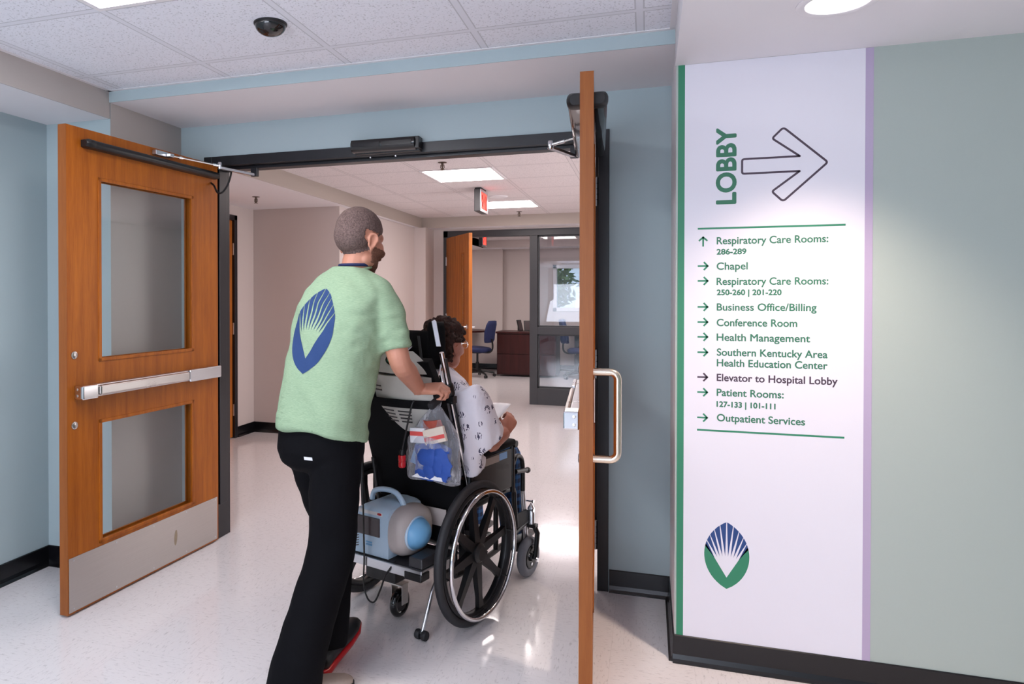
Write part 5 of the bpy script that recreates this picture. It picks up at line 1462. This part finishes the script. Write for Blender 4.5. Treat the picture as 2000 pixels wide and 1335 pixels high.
eyes(HP, .97, pat)
g = MB()                                                   # spectacles
for s in (-1, 1):
    c = HP @ V(s*.033, .112, -.006)
    g.tube([HP @ V(s*.033 + .024*math.cos(a), .112 - .006*abs(math.cos(a)) , -.006 + .018*math.sin(a)) for a in [2*PI*k/20 for k in range(20)]], .0016, 6, closed=True)
    g.tube([HP @ V(s*.057, .106, .002), HP @ V(s*.080, .06, .003), HP @ V(s*.083, .0, .002), HP @ V(s*.080, -.02, -.012)], .0018, 6)
g.tube([HP @ V(-.009, .112, .0), HP @ V(.009, .112, .0)], .0015, 6)
gl = g.build('spectacles', M['chrome'], pat, smooth=True)
for s in (-1, 1):
    MB().lathe([(.0225, -.0008), (.0225, .0008)], HP @ V(s*.033, .1095, -.006), HP.to_3x3() @ V(0, 1, 0), 20).build('spectacle_lens', M['glass'], gl)
# hospital gown
mb = MB()
mb.loft([ring(Q_(l, f, h), V(a, 0, 0), V(0, b, -b*.2), 28, 2.5) for h, l, f, a, b in ((.58, 0, .17, .205, .15), (.68, 0, .13, .20, .15), (.80, 0, .10, .195, .135), (.92, .0, .065, .205, .125), (.99, .01, .06, .215, .115), (1.035, .015, .07, .165, .10), (1.062, .02, .085, .105, .085), (1.078, .02, .09, .075, .07))])
a, b = Q_(*psR), Q_(*peR)
mb.loft([ring(a + V(0, -.01, .01), V(.075, 0, .03), V(0, .08, 0), 22, 2.2), ring(a + V(.015, .0, -.03), V(.088, 0, .03), V(0, .095, 0), 22, 2.2), ring(a.lerp(b, .45) + V(.012, -.005, 0), V(.076, 0, .02), V(0, .100, .01), 22, 2.2), ring(a.lerp(b, .8) + V(.010, -.015, 0), V(.072, 0, .015), V(0, .098, .03), 22, 2.2), ring(b + V(.006, -.022, .005), V(.068, 0, .01), V(0, .092, .045), 22, 2.2)])
a, b = Q_(*psL), Q_(*peL)
mb.loft([ring(a + V(0, -.01, .01), V(.075, 0, -.03), V(0, .08, 0), 22, 2.2), ring(a.lerp(b, .45), V(.078, 0, -.02), V(0, .11, .01), 22, 2.2), ring(b + V(0, .02, .02), V(.074, 0, -.01), V(0, .12, .03), 22, 2.2)])
mb.loft([ring(Q_(.232, .045, .93), V(.035, 0, .0), V(0, .075, 0), 18, 2.2), ring(Q_(.240, .05, .80), V(.04, 0, 0), V(0, .080, 0), 18, 2.2), ring(Q_(.262, .055, .68), V(.042, 0, 0), V(0, .075, 0), 18, 2.2), ring(Q_(.268, .05, .630), V(.036, 0, 0), V(0, .065, .02), 18, 2.2)])
gm = fuse(mb, 'gown', .008, 6, .6)
for v in gm.vertices:
    p = v.co + PO; k = .012*noise.noise(V(p.x*7, p.y*16, p.z*2.5)) + .005*noise.noise(V(p.x*15, p.y*24, p.z*6)); v.co += v.normal*k
from_mesh(gm, 'gown', M['gown'], pat)
mb = MB()
for s in (-1, 1):
    a, b, c = Q_(s*.095, .16, .625), Q_(s*.125, .575, .60), Q_(s*.125, .665, .19)
    limb(mb, [a, a.lerp(b, .5), b, b.lerp(c, .35), c], [.098, .092, .075, .074, .066])
mb.loft([ring(Q_(0, f, .63), V(.19*k, 0, 0), V(0, 0, .085*k), 20, 2.6) for f, k in ((.05, .8), (.10, 1), (.22, .95), (.27, .7))])
from_mesh(fuse(mb, 'pyjama_trousers', .009, 5, .6), 'pyjama_trousers', M['plaid'], pat)
for s in (-1, 1):
    mb = MB(); x = s*.125
    mb.loft([ring(Q_(x, y, z), V(w, 0, 0), V(0, 0, h), 16, 2.4) for y, z, w, h in ((.615, .15, .025, .025), (.635, .155, .036, .034), (.70, .153, .040, .030), (.79, .140, .044, .020), (.86, .134, .03, .012))])
    mb.build('slipper_sock', M['frame2'], pat, smooth='all')
pp = MB().grid(lambda u, v: V(-.20 + .22*u, -.09 + .15*v, .012*math.sin(u*3) + .02*v), 9, 7, .0012).build('held_paper', M['paper'], None, smooth='all')
pp.matrix_world = Matrix.Translation(world(.245, .335, .850)) @ Matrix.Rotation(RC, 4, 'Z') @ Matrix.Rotation(R(-8), 4, 'Y') @ Matrix.Rotation(R(14), 4, 'X')
tag(pp, 'white sheet of paper held in the raised hand of the patient', 'paper')
